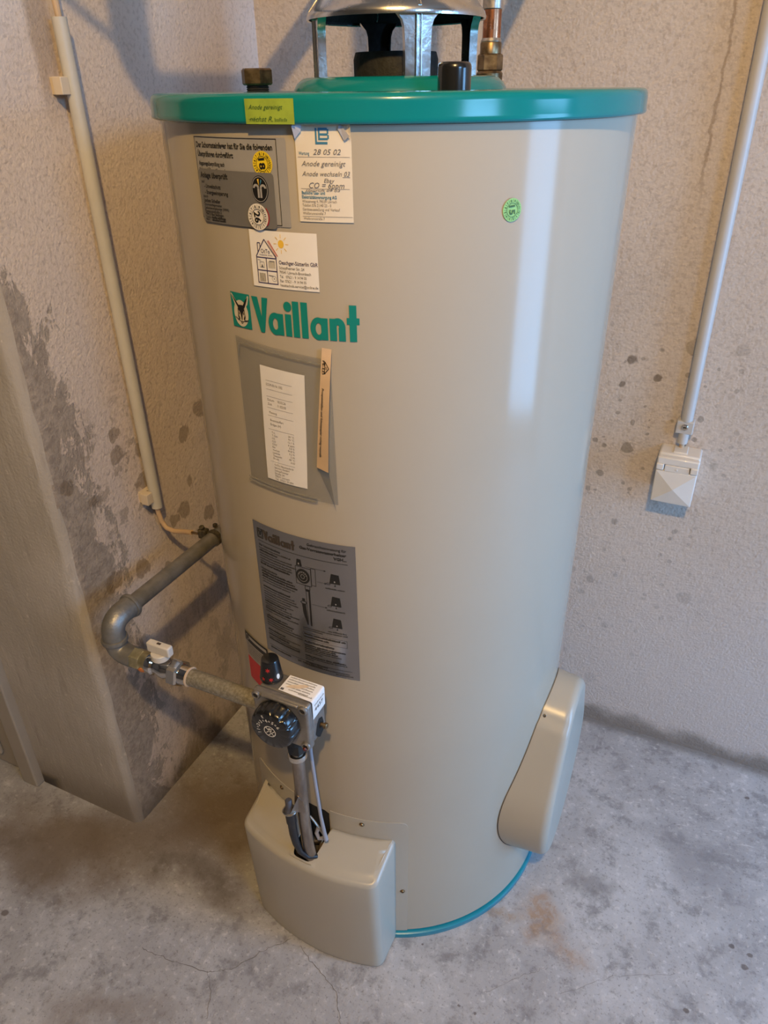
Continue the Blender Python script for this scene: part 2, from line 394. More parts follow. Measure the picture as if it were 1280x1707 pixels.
# ---- flat print laid on surfaces
_tc = {}
def text_mesh(s, bold, shear):
    k = (s, bold, shear)
    if k in _tc: return _tc[k]
    c = bpy.data.curves.new('tmp', 'FONT'); c.body = s; c.resolution_u = 2; c.offset = bold; c.shear = shear; c.size = 1.0
    o = bpy.data.objects.new('tmp', c); me = bpy.data.meshes.new_from_object(o)
    V = [(v.co.x, v.co.y) for v in me.vertices]; F = [tuple(p.vertices) for p in me.polygons]
    bpy.data.objects.remove(o); bpy.data.meshes.remove(me); bpy.data.curves.remove(c)
    _tc[k] = (V, F); return V, F
CAP = .73
class Print:
    def __init__(s): s.v = []; s.f = []
    def add(s, V, F): o = len(s.v); s.v += V; s.f += [tuple(i+o for i in f) for f in F]; return s
    def text(s, t, x, y, h, w=None, bold=0., shear=0., align='l', rot=0., cond=1.):
        V, F = text_mesh(t, bold, shear)
        if not V: return s
        x0 = min(v[0] for v in V); x1 = max(v[0] for v in V); k = h/CAP
        kx = w/(x1-x0) if w else k*cond
        W = (x1-x0)*kx; dx = {'l': 0, 'c': -W/2, 'r': -W}[align]
        c, d = math.cos(rot), math.sin(rot); out = []
        for a, b in V:
            p = (a-x0)*kx+dx; q = b*k - (h/2 if rot or align == 'c0' else 0)
            out.append((x+p*c-q*d, y+p*d+q*c))
        return s.add(out, F)
    def rect(s, x0, y0, x1, y1):
        n = max(1, int(abs(x1-x0)/.008)); V = []; F = []
        for i in range(n+1):
            x = x0+(x1-x0)*i/n; V += [(x, y0), (x, y1)]
        for i in range(n): F.append((2*i, 2*i+2, 2*i+3, 2*i+1))
        return s.add(V, F)
    def line(s, x0, y0, x1, y1, w):
        L = math.hypot(x1-x0, y1-y0) or 1e-9; nx, ny = -(y1-y0)/L*w/2, (x1-x0)/L*w/2
        n = max(1, int(L/.008)); V = []; F = []
        for i in range(n+1):
            a = x0+(x1-x0)*i/n; b_ = y0+(y1-y0)*i/n; V += [(a-nx, b_-ny), (a+nx, b_+ny)]
        for i in range(n): F.append((2*i, 2*i+2, 2*i+3, 2*i+1))
        return s.add(V, F)
    def pline(s, pts, w):
        for a, b in zip(pts[:-1], pts[1:]): s.line(*a, *b, w)
        return s
    def frame(s, x0, y0, x1, y1, w):
        s.rect(x0, y0, x1, y0+w); s.rect(x0, y1-w, x1, y1); s.rect(x0, y0, x0+w, y1); s.rect(x1-w, y0, x1, y1); return s
    def poly(s, pts): return s.add(list(pts), [tuple(range(len(pts)))])
    def ell(s, cx, cy, rx, ry, n=28, rot=0.):
        c, d = math.cos(rot), math.sin(rot); P = []
        for k in range(n):
            a, b_ = rx*math.cos(2*PI*k/n), ry*math.sin(2*PI*k/n); P.append((cx+a*c-b_*d, cy+a*d+b_*c))
        return s.poly(P)
    def ring(s, cx, cy, rx, ry, qx, qy, n=32, a0=0., a1=2*PI):
        V = []; F = []
        for k in range(n+1):
            a = a0+(a1-a0)*k/n; V += [(cx+qx*math.cos(a), cy+qy*math.sin(a)), (cx+rx*math.cos(a), cy+ry*math.sin(a))]
        for k in range(n): F.append((2*k, 2*k+1, 2*k+3, 2*k+2))
        return s.add(V, F)
    def words(s, x, y, w, h, seed=0, fill=1., bold=False):
        """a line of print too small to read: word-like dashes broken into letter-like ticks"""
        rnd = random.Random(seed); px = x; end = x+w*fill
        while px < end:
            L = min(rnd.uniform(2.5, 8)*h, end-px); q = px
            while q < px+L:
                g = rnd.uniform(.35, .6)*h
                hh = h*(1.0 if rnd.random() < .3 else .68)
                s.rect(q, y, q+g*(.8 if bold else .55), y+hh); q += g
            px += L+h*.5
        return s
    def build(s, name, material, parent, mp, label=None):
        mb = MB(); mb.v = [mp(x, y) for x, y in s.v]; mb.f = s.f; mb.keep = True
        o = mb.build(name, material, parent, smooth=None)
        if label: o['label'] = label
        if any(k in name for k in ('printing', 'handwriting', 'numerals', 'highlights', 'marks', 'lettering', 'drawing', 'stain', 'folded')): o['kind'] = 'stuff'
        return o
R0 = .3005
def cylmap(phi0, z0, off, R=R0, rot=0.):
    p0 = math.radians(phi0)
    def f(u, v):
        if rot: c, d = math.cos(rot), math.sin(rot); u, v = u*c-v*d, u*d+v*c
        p = p0+u/R; r = R+off; return (r*math.cos(p), r*math.sin(p), z0+v)
    return f
def patch(wd, ht, rad=0., n=None, lift=None):
    """rounded-rectangle sheet in (u,v), origin bottom left"""
    n = n or max(4, int(wd/.004)); us = [wd*i/n for i in range(n+1)]
    if rad:
        us = sorted(set(us+[rad*(1-math.cos(k*PI/10)) for k in range(6)]+[wd-rad*(1-math.cos(k*PI/10)) for k in range(6)]))
    P = Print(); V = []; F = []
    for u in us:
        e = min(u, wd-u); c = 0.
        if rad and e < rad: c = rad-math.sqrt(max(rad*rad-(rad-e)**2, 0))
        V += [(u, c), (u, ht-c)]
    for i in range(len(us)-1): F.append((2*i, 2*i+2, 2*i+3, 2*i+1))
    P.v = V; P.f = F; return P

# ------------------------------------------------------------------ the room
XL, YB, YE, HC = -.4862, .4254, -.2894, 2.62      # left wall face, back wall face, end of the left wall, ceiling
XD, YF = -3.0, -4.2
struct(MB().box((XD-.2, YF-.2, -.12), (XR+.3, YB+.2, 0)).build('floor', 'worn_concrete_floor', smooth=None), 'worn grey concrete floor with brown stains')
floor = bpy.data.objects['floor']
def crack(pts, w, seed):
    rnd = random.Random(seed); P = []
    for a, b in zip(pts[:-1], pts[1:]):
        for i in range(10):
            t_ = i/10; P.append((a[0]+(b[0]-a[0])*t_+rnd.gauss(0, .0012), a[1]+(b[1]-a[1])*t_+rnd.gauss(0, .0012)))
    P.append(pts[-1]); mb = MB(); mb.keep = True; V = []; F = []
    for i, p in enumerate(P):
        q = P[min(i+1, len(P)-1)]; o_ = P[max(i-1, 0)]; d = Vector((q[0]-o_[0], q[1]-o_[1], 0)).normalized(); n_ = Vector((-d.y, d.x, 0))*w*rnd.uniform(.25, .75)
        V += [(p[0]-n_.x, p[1]-n_.y, .0004), (p[0]+n_.x, p[1]+n_.y, .0004)]
    for i in range(len(P)-1): F.append((2*i, 2*i+2, 2*i+3, 2*i+1))
    mb.add(V, F); return mb.build('crack', 'crack_dark', floor, smooth=None)
crack([(-.305, -.493), (-.245, -.490), (-.167, -.477), (-.126, -.452), (-.094, -.403), (-.060, -.363)], .0009, 1)
crack([(-.039, -.366), (.006, -.387), (.060, -.407), (.093, -.452)], .0008, 2)
crack([(-.167, -.477), (-.14, -.50), (-.12, -.54)], .0005, 3)
crack([(.42, -.25), (.50, -.18), (.60, -.13)], .0004, 4)
crack([(.30, -.30), (.36, -.24), (.39, -.215)], .0004, 5)
struct(MB().box((XD-.2, YF-.2, HC), (XR+.3, YB+.2, HC+.12)).build('ceiling', 'ceiling_paint', smooth=None))
struct(MB().box((XL-.30, YB, 0), (XR+.3, YB+.2, HC)).build('wall_back', 'rough_plaster_back', smooth=None), 'rough beige plaster wall behind the heater on the right')
# left wall: plaster face towards the heater, bare cement end face, rounded worn corner
mb = MB(); prof = [(-.765, YE), (-.70, YE), (-.62, YE), (-.55, YE), (-.512, YE)]
for k in range(1, 7):
    a = k/7*PI/2; prof.append((XL-.020+.020*math.sin(a), YE+.020-.020*math.cos(a)))
prof += [(XL, YE+.025), (XL, -.2), (XL, 0), (XL, .2), (XL, YB)]
rnd = random.Random(3); rings = []; NZ = 60
for i in range(NZ+1):
    z = HC*i/NZ; ring = []
    for j, (x, y) in enumerate(prof):
        k = .0016 if 4 <= j <= 11 and 0 < i < NZ else 0.
        ring.append((x+rnd.uniform(-k, k), y+rnd.uniform(-k, k), z))
    rings.append(ring)
n = len(prof)
for i in range(NZ):
    for j in range(n-1): mb.f.append((i*n+j, i*n+j+1, (i+1)*n+j+1, (i+1)*n+j))
mb.v = [p for r in rings for p in r]
o = len(mb.v); mb.v += [(-.765, YB, 0), (-.765, YB, HC)]
mb.f += [(0, NZ*n, o+1, o), ]
wl = mb.build('wall_left', ['peeling_plaster_left', 'bare_cement_render'], smooth=50.)
for p_ in wl.data.polygons:
    if p_.center.y < YE+.016 and p_.center.x < XL-.0005: p_.material_index = 1
struct(wl, 'low-lit plaster wall with flaking paint left of the heater')
# door beyond the end of the left wall, with its frame board
d1 = MB().box((-1.62, YE-.002, .012), (-.826, YE+.035, 2.0)).build('door_1', 'door_paint', smooth=None, bevel=.003); struct(d1, 'grey-brown panelled door at the far left edge')
dp = MB().box((-1.55, YE-.012, .05), (-.872, YE-.002, .95)).build('door_panel', 'door_paint', d1, smooth=None, bevel=.006)
dp = MB().box((-1.55, YE-.012, 1.06), (-.872, YE-.002, 1.9)).build('door_panel', 'door_paint', d1, smooth=None, bevel=.006)
struct(MB().box((-.812, YE-.020, 0), (-.766, YE+.06, 2.06)).build('trim_1', 'door_paint', smooth=None, bevel=.004))
struct(MB().box((-1.68, YE-.016, 0), (-1.632, YE+.06, 2.06)).box((-1.68, YE-.016, 2.012), (-.766, YE+.06, 2.06)).build('trim_2', 'door_paint', smooth=None, bevel=.004))
struct(MB().box((XD, YE, 2.06), (-.765, YE+.12, HC)).box((XD, YE, 0), (-1.68, YE+.12, 2.06)).build('wall_door', 'plain_plaster', smooth=None))
struct(MB().box((XD-.15, YF, 0), (XD, YE+.12, HC)).build('wall_side', 'plain_plaster', smooth=None))
struct(MB().box((XD-.15, YF-.15, 0), (XR+.3, YF, HC)).build('wall_front', 'plain_plaster', smooth=None))
WY0, WY1, WZ0, WZ1, DY0, DY1, DZ = -1.95, -1.05, 1.70, 2.34, -.39, .27, 1.75
mb = MB(); X2 = XR+.12
mb.box((XR, YF, 0), (X2, WY0, HC)).box((XR, WY0, 0), (X2, WY1, WZ0)).box((XR, WY0, WZ1), (X2, WY1, HC))
mb.box((XR, WY1, 0), (X2, DY0, HC)).box((XR, DY0, DZ), (X2, DY1, HC)).box((XR, DY1, 0), (X2, YB, HC))
struct(mb.build('wall_right', 'plain_plaster', smooth=None))
mb = MB()
for (a, b_, c, d) in ((WY0, WY1, WZ0, WZ0+.05), (WY0, WY1, WZ1-.05, WZ1), (WY0, WY0+.05, WZ0+.05, WZ1-.05), (WY1-.05, WY1, WZ0+.05, WZ1-.05)):
    mb.box((XR+.03, a, c), (XR+.08, b_, d))
struct(mb.build('window_1', 'glass_frame', smooth=None))

# ------------------------------------------------------------------ ceiling lamp and overhead pipes (above the picture, they cast its shadows)
lt = thing('ceiling_lamp', 'bare warm bulb in a holder hanging below the ceiling', 'lamp', tuple(LAMP))
bo = MB().lathe([(.002, -.033), (.018, -.028), (.029, -.010), (.030, .004), (.022, .022), (.014, .036)], LAMP, (0, 0, 1), 20).build('bulb', 'bulb_glow', lt)
bo.visible_shadow = True
MB().lathe([(.017, .030), (.019, .034), (.019, .085), (.010, .0895)], LAMP, (0, 0, 1), 20).build('holder', 'black_plastic', lt)
plo.location = LAMP+Vector((0, 0, -.075))
pl.shadow_soft_size = .035
op = MB().tube([(-.269, -.215, HC)]+bend((-.269, -.215, HC), (-.269, -.215, 1.575), (-.269, YB-.002, 1.575), .07)+[(-.269, YB-.002, 1.575)], .022, 16)
tag(op.build('water_pipe', 'insulation_grey'), 'grey pipe coming down from the ceiling and bending to the back wall', 'pipe')
tag(MB().tube([(-.262, -1.72, HC), (-.262, -.306, 1.672), (-.262, -.243, 1.639)], .006, 8).build('overhead_cable', 'black_rubber'), 'thin dark cable slanting from the ceiling to the overhead pipe', 'cable')

# ------------------------------------------------------------------ water heater
wh = thing('water_heater', 'tall beige cylindrical gas water heater with a teal lid', 'water heater')
ZL0, ZL1 = 1.3482, 1.3748
MB().lathe([(.300, .021), (.300, 1.3475)], n=160, cap0=False, cap1=False).build('tank_body', 'tank_enamel', wh, smooth=40.)
MB().lathe([(.285, .0), (.293, .0005), (.294, .030)], n=120, cap0=True, cap1=True).build('gap_shade_ring', 'cavity_shade', wh)  # black ring filling the foot gap to stand for its shade
lab(MB().lathe([(.286, .0), (.3035, .0), (.3045, .002), (.3045, .0125), (.3015, .0145), (.295, .0145)], n=160, cap0=True, cap1=False).build('base_ring', 'teal_ring', wh), 'teal foot ring')
lid = MB().lathe([(.299, ZL0+.001), (.307, ZL0), (.3088, ZL0+.001), (.3096, ZL0+.003), (.3088, ZL0+.006), (.3085, ZL1-.0085), (.3078, ZL1-.0048), (.3062, ZL1-.0022), (.3035, ZL1-.0005), (.299, ZL1), (.13, ZL1)], n=180, cap0=True, cap1=True).build('lid', 'teal_enamel', wh, smooth=60.)
lab(lid, 'glossy teal lid')
def tk(fwd, right):   # position on the lid from the heater's axis
    return Vector((-.427*fwd+.904*right, .904*fwd+.427*right, 0))
c0 = tk(0, .003)
MB().lathe([(.1365, ZL1-.002), (.135, ZL1+.002), (.131, ZL1+.008), (.125, ZL1+.0125), (.119, ZL1+.0145), (.05, ZL1+.0150)], (c0.x, c0.y, 0), n=96).build('raised_disc', 'teal_enamel', lid, smooth=60.)
MB().lathe([(.053, 1.385), (.0535, 1.408), (.051, 1.416), (.046, 1.416), (.045, 1.39)], tk(0, -.002), n=48, cap1=True).build('flue_outlet', 'black_iron', wh)
# plugged connection at the left of the lid
q = tk(.03, -.1835); pn = hexnut(MB(), (q.x, q.y, ZL1+.0075), (0, 0, 1), .0360, .0190, .25, .002)
plug = lab(pn.build('hex_plug', 'brass_dull', wh, smooth=20.), 'brown brass hexagonal plug')
th = MB()
for k in range(3): th.lathe([(.0135, ZL1-.001+k*.0025), (.0150, ZL1+.0003+k*.0025), (.0135, ZL1+.0015+k*.0025)], (q.x, q.y, 0), n=24, cap0=False, cap1=False)
th.lathe([(.0138, ZL1-.002), (.0138, ZL1+.009)], (q.x, q.y, 0), n=20).build('thread', 'black_iron', plug)
# black cap over the anode
q = tk(-.165, .0580)
cp = MB().lathe([(.0182, ZL1-.001), (.0182, ZL1+.020), (.0178, ZL1+.0237), (.0160, ZL1+.0257), (.013, ZL1+.0264), (.004, ZL1+.0266)], (q.x, q.y, 0), n=32).build('anode_cap', 'black_plastic', wh, smooth=60.)
lab(cp, 'glossy black plastic cap')

# ---- burner cover at the foot
XC, HW = -.0165, .1335
def front_path(zf):
    """plan outline right rear -> front -> left rear at height fraction zf"""
    Rf = .361+.012*zf; rc = .0135; P = []
    xr, xl_ = XC+HW, XC-HW
    yr = -math.sqrt(.3012**2-xr**2); yl = -math.sqrt(.3012**2-xl_**2)
    yfr = -math.sqrt(Rf**2-xr**2); yfl = -math.sqrt(Rf**2-xl_**2)
    for i in range(8): P.append((xr, yr+(yfr+rc-yr)*i/8))
    a1 = Vector((xr, yfr+rc)); x2 = xr-rc; a2 = Vector((x2, -math.sqrt(Rf**2-x2**2))); m_ = Vector((xr, yfr))
    for i in range(8): t_ = i/8; P.append(tuple((1-t_)**2*a1+2*t_*(1-t_)*m_+t_*t_*a2))
    x3 = xl_+rc; f0 = math.atan2(a2.y, a2.x); f1 = math.atan2(-math.sqrt(Rf**2-x3**2), x3); N = 110
    for i in range(N): f_ = f0+(f1-f0)*i/N; P.append((Rf*math.cos(f_), Rf*math.sin(f_)))
    b1 = Vector((x3, -math.sqrt(Rf**2-x3**2))); b2 = Vector((xl_, yfl+rc)); m_ = Vector((xl_, yfl))
    for i in range(8): t_ = i/8; P.append(tuple((1-t_)**2*b1+2*t_*(1-t_)*m_+t_*t_*b2))
    for i in range(9): P.append((xl_, yfl+rc+(yl-yfl-rc)*i/8))
    return P
def inset(P, d):
    out = []
    for i, p in enumerate(P):
        a = P[max(i-1, 0)]; c = P[min(i+1, len(P)-1)]; tx, ty = c[0]-a[0], c[1]-a[1]; L = math.hypot(tx, ty)
        out.append((p[0]+(-ty/L)*-d*-1*-1, p[1]+(tx/L)*-d*-1*-1) if False else (p[0]+(ty/L)*d, p[1]-(tx/L)*d))
    return out
def topz(x, y):      # the top falls slightly from the tank to the front
    r = math.hypot(x, y); k = min(max((r-.301)/(.373-.301), 0), 1)
    return .283-.022*k
RF = .0085; P0 = front_path(0); P1 = front_path(1)
rings = []
for zf in (0, .008, .25, .5, .75, 1.0):
    pp = front_path(zf); rings.append([(x, y, .006+(topz(*P1[i])-RF-.006)*zf) for i, (x, y) in enumerate(pp)])
for k in range(1, 7):
    a = k/6*PI/2; pi_ = inset(P1, RF*(1-math.cos(a)))
    rings.append([(x, y, topz(*P1[i])-RF+RF*math.sin(a)) for i, (x, y) in enumerate(pi_)])
Pin = inset(P1, RF); nP = len(Pin)
ax = [math.atan2(y, x) for x, y in Pin]
pr, pl_ = math.atan2(-math.sqrt(.3012**2-(XC+HW)**2), XC+HW), math.atan2(-math.sqrt(.3012**2-(XC-HW)**2), XC-HW)
def vmax(x):
    t_ = (x-(-.0175))/.0270
    if abs(t_) >= 1: return 1.
    return .03+.88*abs(t_)**6
NV = 10
for k in range(1, NV+1):
    ring = []
    for i, (x, y) in enumerate(Pin):
        f_ = min(max(math.atan2(y, x), pl_), pr); tx, ty = .3014*math.cos(f_), .3014*math.sin(f_)
        if i < 8: tx, ty = P1[0][0]-.0, P1[0][1]
        if i >= nP-9: tx, ty = P1[-1]
        if i < 8: tx, ty = (P1[0][0]-.004*i/8-.002, P1[0][1]-.001)
        s_ = vmax(x)*k/NV; X_, Y_ = x+(tx-x)*s_, y+(ty-y)*s_
        ring.append((X_, Y_, topz(X_, Y_)))
    rings.append(ring)
bc = MB().loft(rings, closed=False).build('burner_cover', 'cover_enamel', wh, smooth=50., solid=.0016)
lab(bc, 'beige enamelled box cover over the burner')
# flange plate on the tank round the cover, notched for the gas tube
def cylpatch(name, pts_cols, parent, m_, R, th=.0011):
    """columns (phi deg, z0, z1)"""
    mb = MB(); V = []; F = []
    for ph, a, c in pts_cols:
        p = math.radians(ph); cs, sn = math.cos(p), math.sin(p)
        V += [((R+th)*cs, (R+th)*sn, a), ((R+th)*cs, (R+th)*sn, c), (R*cs, R*sn, a), (R*cs, R*sn, c)]
    n_ = len(pts_cols)
    for i in range(n_-1):
        a = 4*i; b_ = 4*i+4; F += [(a, b_, b_+1, a+1), (a+1, b_+1, b_+3, a+3), (a+2, b_+2, b_, a)]
    F += [(0, 1, 3, 2), (4*n_-4, 4*n_-2, 4*n_-1, 4*n_-3)]
    mb.add(V, F); return mb.build(name, m_, parent, smooth=30.)
ZP = .3268; cols = []
for i in range(21): ph = -88.6+(i/20)*(25.6-2.4); cols.append((ph, .02, ZP))
for k in range(1, 9):
    a = k/8*PI/2; cols.append((-65.4+2.4*math.sin(a), .02, ZP-.0126*(1-math.cos(a))))
cylpatch('cover_flange', cols, bc, 'cover_enamel', .3)
cols = []
for k in range(0, 9):
    a = (1-k/8)*PI/2; cols.append((-121.6-2.4*math.sin(a), .02, ZP-.0126*(1-math.cos(a))))
for i in range(1, 19): cols.append((-121.6+i/18*21.0, .02, ZP))
cylpatch('cover_flange', cols, bc, 'cover_enamel', .3)
def screw(parent, phi, z, R, r=.0042, name='screw'):
    p = math.radians(phi); n_ = Vector((math.cos(p), math.sin(p), 0)); o_ = n_*R+Vector((0, 0, z))
    s_ = MB().lathe([(r*1.25, 0), (r*1.25, .0004), (r, .0005), (r, .0008), (r*.75, .0022), (r*.2, .0026)], o_, n_, 16).build(name, 'brass_dull', parent)
    e1 = Vector((-n_.y, n_.x, 0)); pr_ = MB()
    for (a, b_) in ((e1, Uh), (Uh, e1)):
        c_ = o_+n_*.00265; L = r*.62; W = r*.14
        pr_.add([c_-a*L-b_*W, c_+a*L-b_*W, c_+a*L+b_*W, c_-a*L+b_*W], [(0, 1, 2, 3)])
    return s_
for ph, z in ((-109.1, .3136), (-77.8, .3147), (-64.7, .1411)): screw(bc, ph, z, .3012, .0036)
# black patch standing for the unlit tank opening behind the notch; burner fittings
op_ = []
for i in range(9): op_.append((-102.0+i*1.62, .21, .322 if 0 < i < 8 else .318))
cylpatch('opening_shade', op_, wh, 'cavity_shade', .2998, .0008)
ins = thing_parts = None
MB().tube([(-.050, -.305, .265), (-.015, -.318, .255), (.012, -.308, .262)], .004, 8).build('burner_fitting', 'steel_tube', wh)
MB().box((-.048, -.336, .205), (.004, -.306, .232)).build('burner_fitting', 'steel_tube', wh, smooth=None, bevel=.003)
MB().tube([(-.002, -.345, .25), (.004, -.338, .262), (.001, -.322, .272)], .0034, 8).build('burner_fitting', 'brass_dull', wh)

# ---- pear-shaped flange cover on the side
def pear(N=120):
    c1, r1, c2, r2_ = .386, .090, .255, .152
    P = []
    for k in range(N):
        a = 2*PI*k/N; d = Vector((math.sin(a), math.cos(a)))
        # support-style ray cast of the convex hull of two circles from c2
        best = 0
        for t_ in [i/24 for i in range(25)]:
            cz = c2+(c1-c2)*t_; r = r2_+(r1-r2_)*t_
            oz = cz-.29; bq = d.y*oz; disc = bq*bq-(oz*oz-r*r)
            if disc > 0: best = max(best, bq+math.sqrt(disc))
        P.append((d.x*best, .29+d.y*best))
    return P
PE = pear(); XO = .347
def groove(y, z): return math.exp(-((z-.446)/.0050)**2)*(.0030 if abs(y) > .02 else 0)
rings = []
def prow(f_in, x_of):
    out = []
    for (y, z) in PE:
        d = Vector((y, z-.29)); L = d.length; g = f_in+groove(y, z)
        y2, z2 = y*(L-g)/L, .29+(z-.29)*(L-g)/L; out.append((x_of(y2), y2, z2))
    return out
tankx = lambda y: math.sqrt(max(.3004**2-y*y, 0))
rings.append(prow(0, tankx)); RB = .016
for s_ in (.33, .66, 1.0): rings.append(prow(.004*s_, lambda y, s_=s_: tankx(y)+(XO-RB-tankx(y))*s_))
for k in range(1, 8):
    a = k/7*PI/2; rings.append(prow(.004+RB*(1-math.cos(a)), lambda y, a=a: XO-RB+RB*math.sin(a)))
for s_ in (.06, .10, .125): rings.append(prow(s_, lambda y: XO+.0008))
fc = MB().loft(rings, True, False, True).build('flange_cover', 'cover_enamel', wh, smooth=50.)
lab(fc, 'pear-shaped beige side cover')
# thin dark rim where the side cover meets the tank
rg = []
for f_, x_ in ((-.0012, .0008), (.004, .0016)): rg.append(prow(f_, lambda y, x_=x_: tankx(y)+x_))
MB().loft(rg, True).build('cover_rim', 'black_rubber', fc)
ys, zs = -.0600, .447
nrm = Vector((.0, -.83, .55)); o_ = Vector((tankx(ys)+.006, ys, zs))
MB().lathe([(.0042, -.004), (.0042, .001), (.003, .003), (.001, .0034)], o_, nrm, 14).build('screw', 'steel_bright', fc)

# ---- print and stickers on the tank
def label_part(name, m_, phi, z, wd, ht, off=.0005, rad=0., text=None, R=R0):
    o_ = patch(wd, ht, rad).build(name, m_, wh, cylmap(phi, z, off, R))
    if text: o_['label'] = text
    return o_
def W(p0, p1, R=R0): return math.radians(p1-p0)*R
# maker's wordmark
def wordmark(P, x, y, s, sx=None):
    """heavy condensed lettering, s = cap height, origin at the left of the V"""
    kx = (sx or s)/.040; ky = s/.040
    def X(a): return x+a*kx
    def Yv(a): return y+a*ky
    def pl(*pts): P.poly([(X(a), Yv(b_)) for a, b_ in pts])
    pl((-.0026, .040), (.0066, .040), (.0122, .012), (.0122, 0), (.0078, 0)); pl((.0078, 0), (.0138, 0), (.0212, .040), (.0128, .040), (.0104, .013))
    def a_(c): 
        P.ring(X(c), Yv(.0122), .0100*kx, .0128*ky, .0036*kx, .0066*ky, 28)
        pl((c+.0030, 0), (c+.0110, 0), (c+.0110, .0244), (c+.0030, .0244))
    a_(.0300)
    def st(a, b_, h): pl((a, 0), (b_, 0), (b_, h), (a, h))
    st(.0434, .0516, .0250); P.ell(X(.0475), Yv(.0335), .0052*kx, .0055*ky, 20)
    st(.0536, .0618, .040); st(.0642, .0724, .040)
    a_(.0850)
    st(.0980, .1062, .0246); P.ring(X(.1075), Yv(.0150), .0088*kx, .0105*ky, .0014*kx, .0030*ky, 16, 0, PI*.75); st(.1083, .1163, .0150)
    st(.1208, .1290, .040); pl((.1178, .0190), (.1322, .0190), (.1322, .0262), (.1178, .0262))
wm = Print(); wordmark(wm, 0, 0, .0398)
lab(wm.build('brand_lettering', 'teal_print', wh, cylmap(-99.0, 1.1364, .0004)), 'bold teal maker lettering')
def hare(m_of, parent, phi, z, wd, ht, off, sq='teal_print', cream='hare_cream', dark='ink_black'):
    k = wd; q_ = ht
    em = patch(wd, ht).build('emblem', sq, parent, cylmap(phi, z, off))
    E = Print(); E.ell(.51*k, .42*q_, .375*k, .385*q_, 40)
    E.poly([(.03*k, .95*q_), (.08*k, .97*q_), (.44*k, .62*q_), (.36*k, .56*q_), (.22*k, .64*q_)]); E.poly([(.93*k, .97*q_), (.97*k, .93*q_), (.88*k, .70*q_), (.74*k, .60*q_), (.66*k, .68*q_)])
    E.build('emblem_ground', cream, em, cylmap(phi, z, off+.0004))
    D = Print()
    D.poly([(.07*k, .94*q_), (.20*k, .85*q_), (.45*k, .64*q_), (.43*k, .58*q_), (.37*k, .60*q_), (.20*k, .79*q_)])
    D.poly([(.93*k, .93*q_), (.79*k, .82*q_), (.64*k, .65*q_), (.66*k, .58*q_), (.73*k, .60*q_), (.83*k, .75*q_)])
    D.poly([(.38*k, .63*q_), (.45*k, .665*q_), (.62*k, .67*q_), (.70*k, .63*q_), (.70*k, .54*q_), (.60*k, .44*q_), (.555*k, .23*q_), (.525*k, .23*q_), (.49*k, .44*q_), (.37*k, .54*q_)])
    D.poly([(.36*k, .55*q_), (.40*k, .55*q_), (.385*k, .38*q_), (.45*k, .27*q_), (.41*k, .22*q_), (.35*k, .32*q_)])
    D.poly([(.71*k, .55*q_), (.675*k, .55*q_), (.70*k, .38*q_), (.635*k, .27*q_), (.68*k, .22*q_), (.735*k, .32*q_)])
    D.ell(.435*k, .415*q_, .025*k, .04*q_, 14); D.ell(.645*k, .425*q_, .025*k, .045*q_, 14)
    D.ring(.535*k, .165*q_, .055*k, .04*q_, .028*k, .018*q_, 18)
    D.pline([(.52*k, .185*q_), (.42*k, .205*q_), (.30*k, .245*q_)], .02*k); D.pline([(.56*k, .185*q_), (.66*k, .20*q_), (.82*k, .215*q_)], .02*k)
    for dy in (.03, .055): D.line(.40*k, (.21+dy*.6)*q_, .18*k, (.25+dy)*q_, .012*k); D.line(.66*k, (.20+dy*.6)*q_, .90*k, (.215+dy*.8)*q_, .012*k)
    D.build('emblem_drawing', dark, em, cylmap(phi, z, off+.0008))
    return em
lab(hare(None, wh, -106.1, 1.1368, W(-106.1, -100.1), .0400, .0004), 'teal square emblem with a hare head')

# inspection plate (silver) with the smaller grey sticker over it
S1 = label_part('inspection_plate', 'silver_foil', -112.9, 1.2527, W(-112.9, -87.6), .0835, .0005, .002, 'silver inspection sticker with black German text')
wd, ht = W(-112.9, -87.6), .0835; Q = Print()
Q.frame(.0012, .0012, wd-.0105, ht-.0008, .0007)
Q.text('Der Schornsteinfeger hat für Sie die folgenden', .0045, ht-.0112, .0056, wd-.0200, .03)
Q.text('Überprüfungen durchgeführt:', .0055, ht-.0198, .0054, .060, .03)
Q.text('Abgaswegeüberprüfung nach', .0058, ht-.0285, .0043, .0450, .022)
Q.text('Kehr- und Überprüfungsordnung', .0058, ht-.0350, .0043, .0530, .022)
Q.text('jährlich', .0155, ht-.0430, .0036, .0100, .01); Q.text('alle 2 Jahre', .0385, ht-.0430, .0036, .0165, .01); Q.text('alle 3 Jahre', .0640, ht-.0430, .0036, .0170, .01)
for xx in (.0105, .0345, .0595): Q.frame(xx, ht-.0430, xx+.0028, ht-.0402, .0004)
Q.build('printing', 'ink_black', S1, cylmap(-112.9, 1.2527, .0009))
def badge(name, phi, z, r, m_, num, text, off, ringmat='ink_black', ry=None):
    ry = ry or r
    P = Print(); P.ell(0, 0, r, ry, 40); o_ = P.build(name, m_, wh, cylmap(phi, z, off)); o_['label'] = text
    T = Print(); T.text(num, 0, 0, r*.62, r*.86, .03, 0, 'c', rot=-PI/2*.93)
    T.ring(0, 0, r*.60, ry*.60, r*.565, ry*.565, 32)
    for k in range(12):
        a = PI*1.5+.75-k*PI/6; T.text(str(k+1), r*.78*math.cos(a), ry*.78*math.sin(a), r*.22, None, .02, 0, 'c', rot=a-PI/2+1e-4, cond=.9)
        b_ = a+PI/12; T.line(r*.62*math.cos(b_), ry*.62*math.sin(b_), r*.93*math.cos(b_), ry*.93*math.sin(b_), r*.022)
    T.build('numerals', ringmat, o_, cylmap(phi, z, off+.0004)); return o_
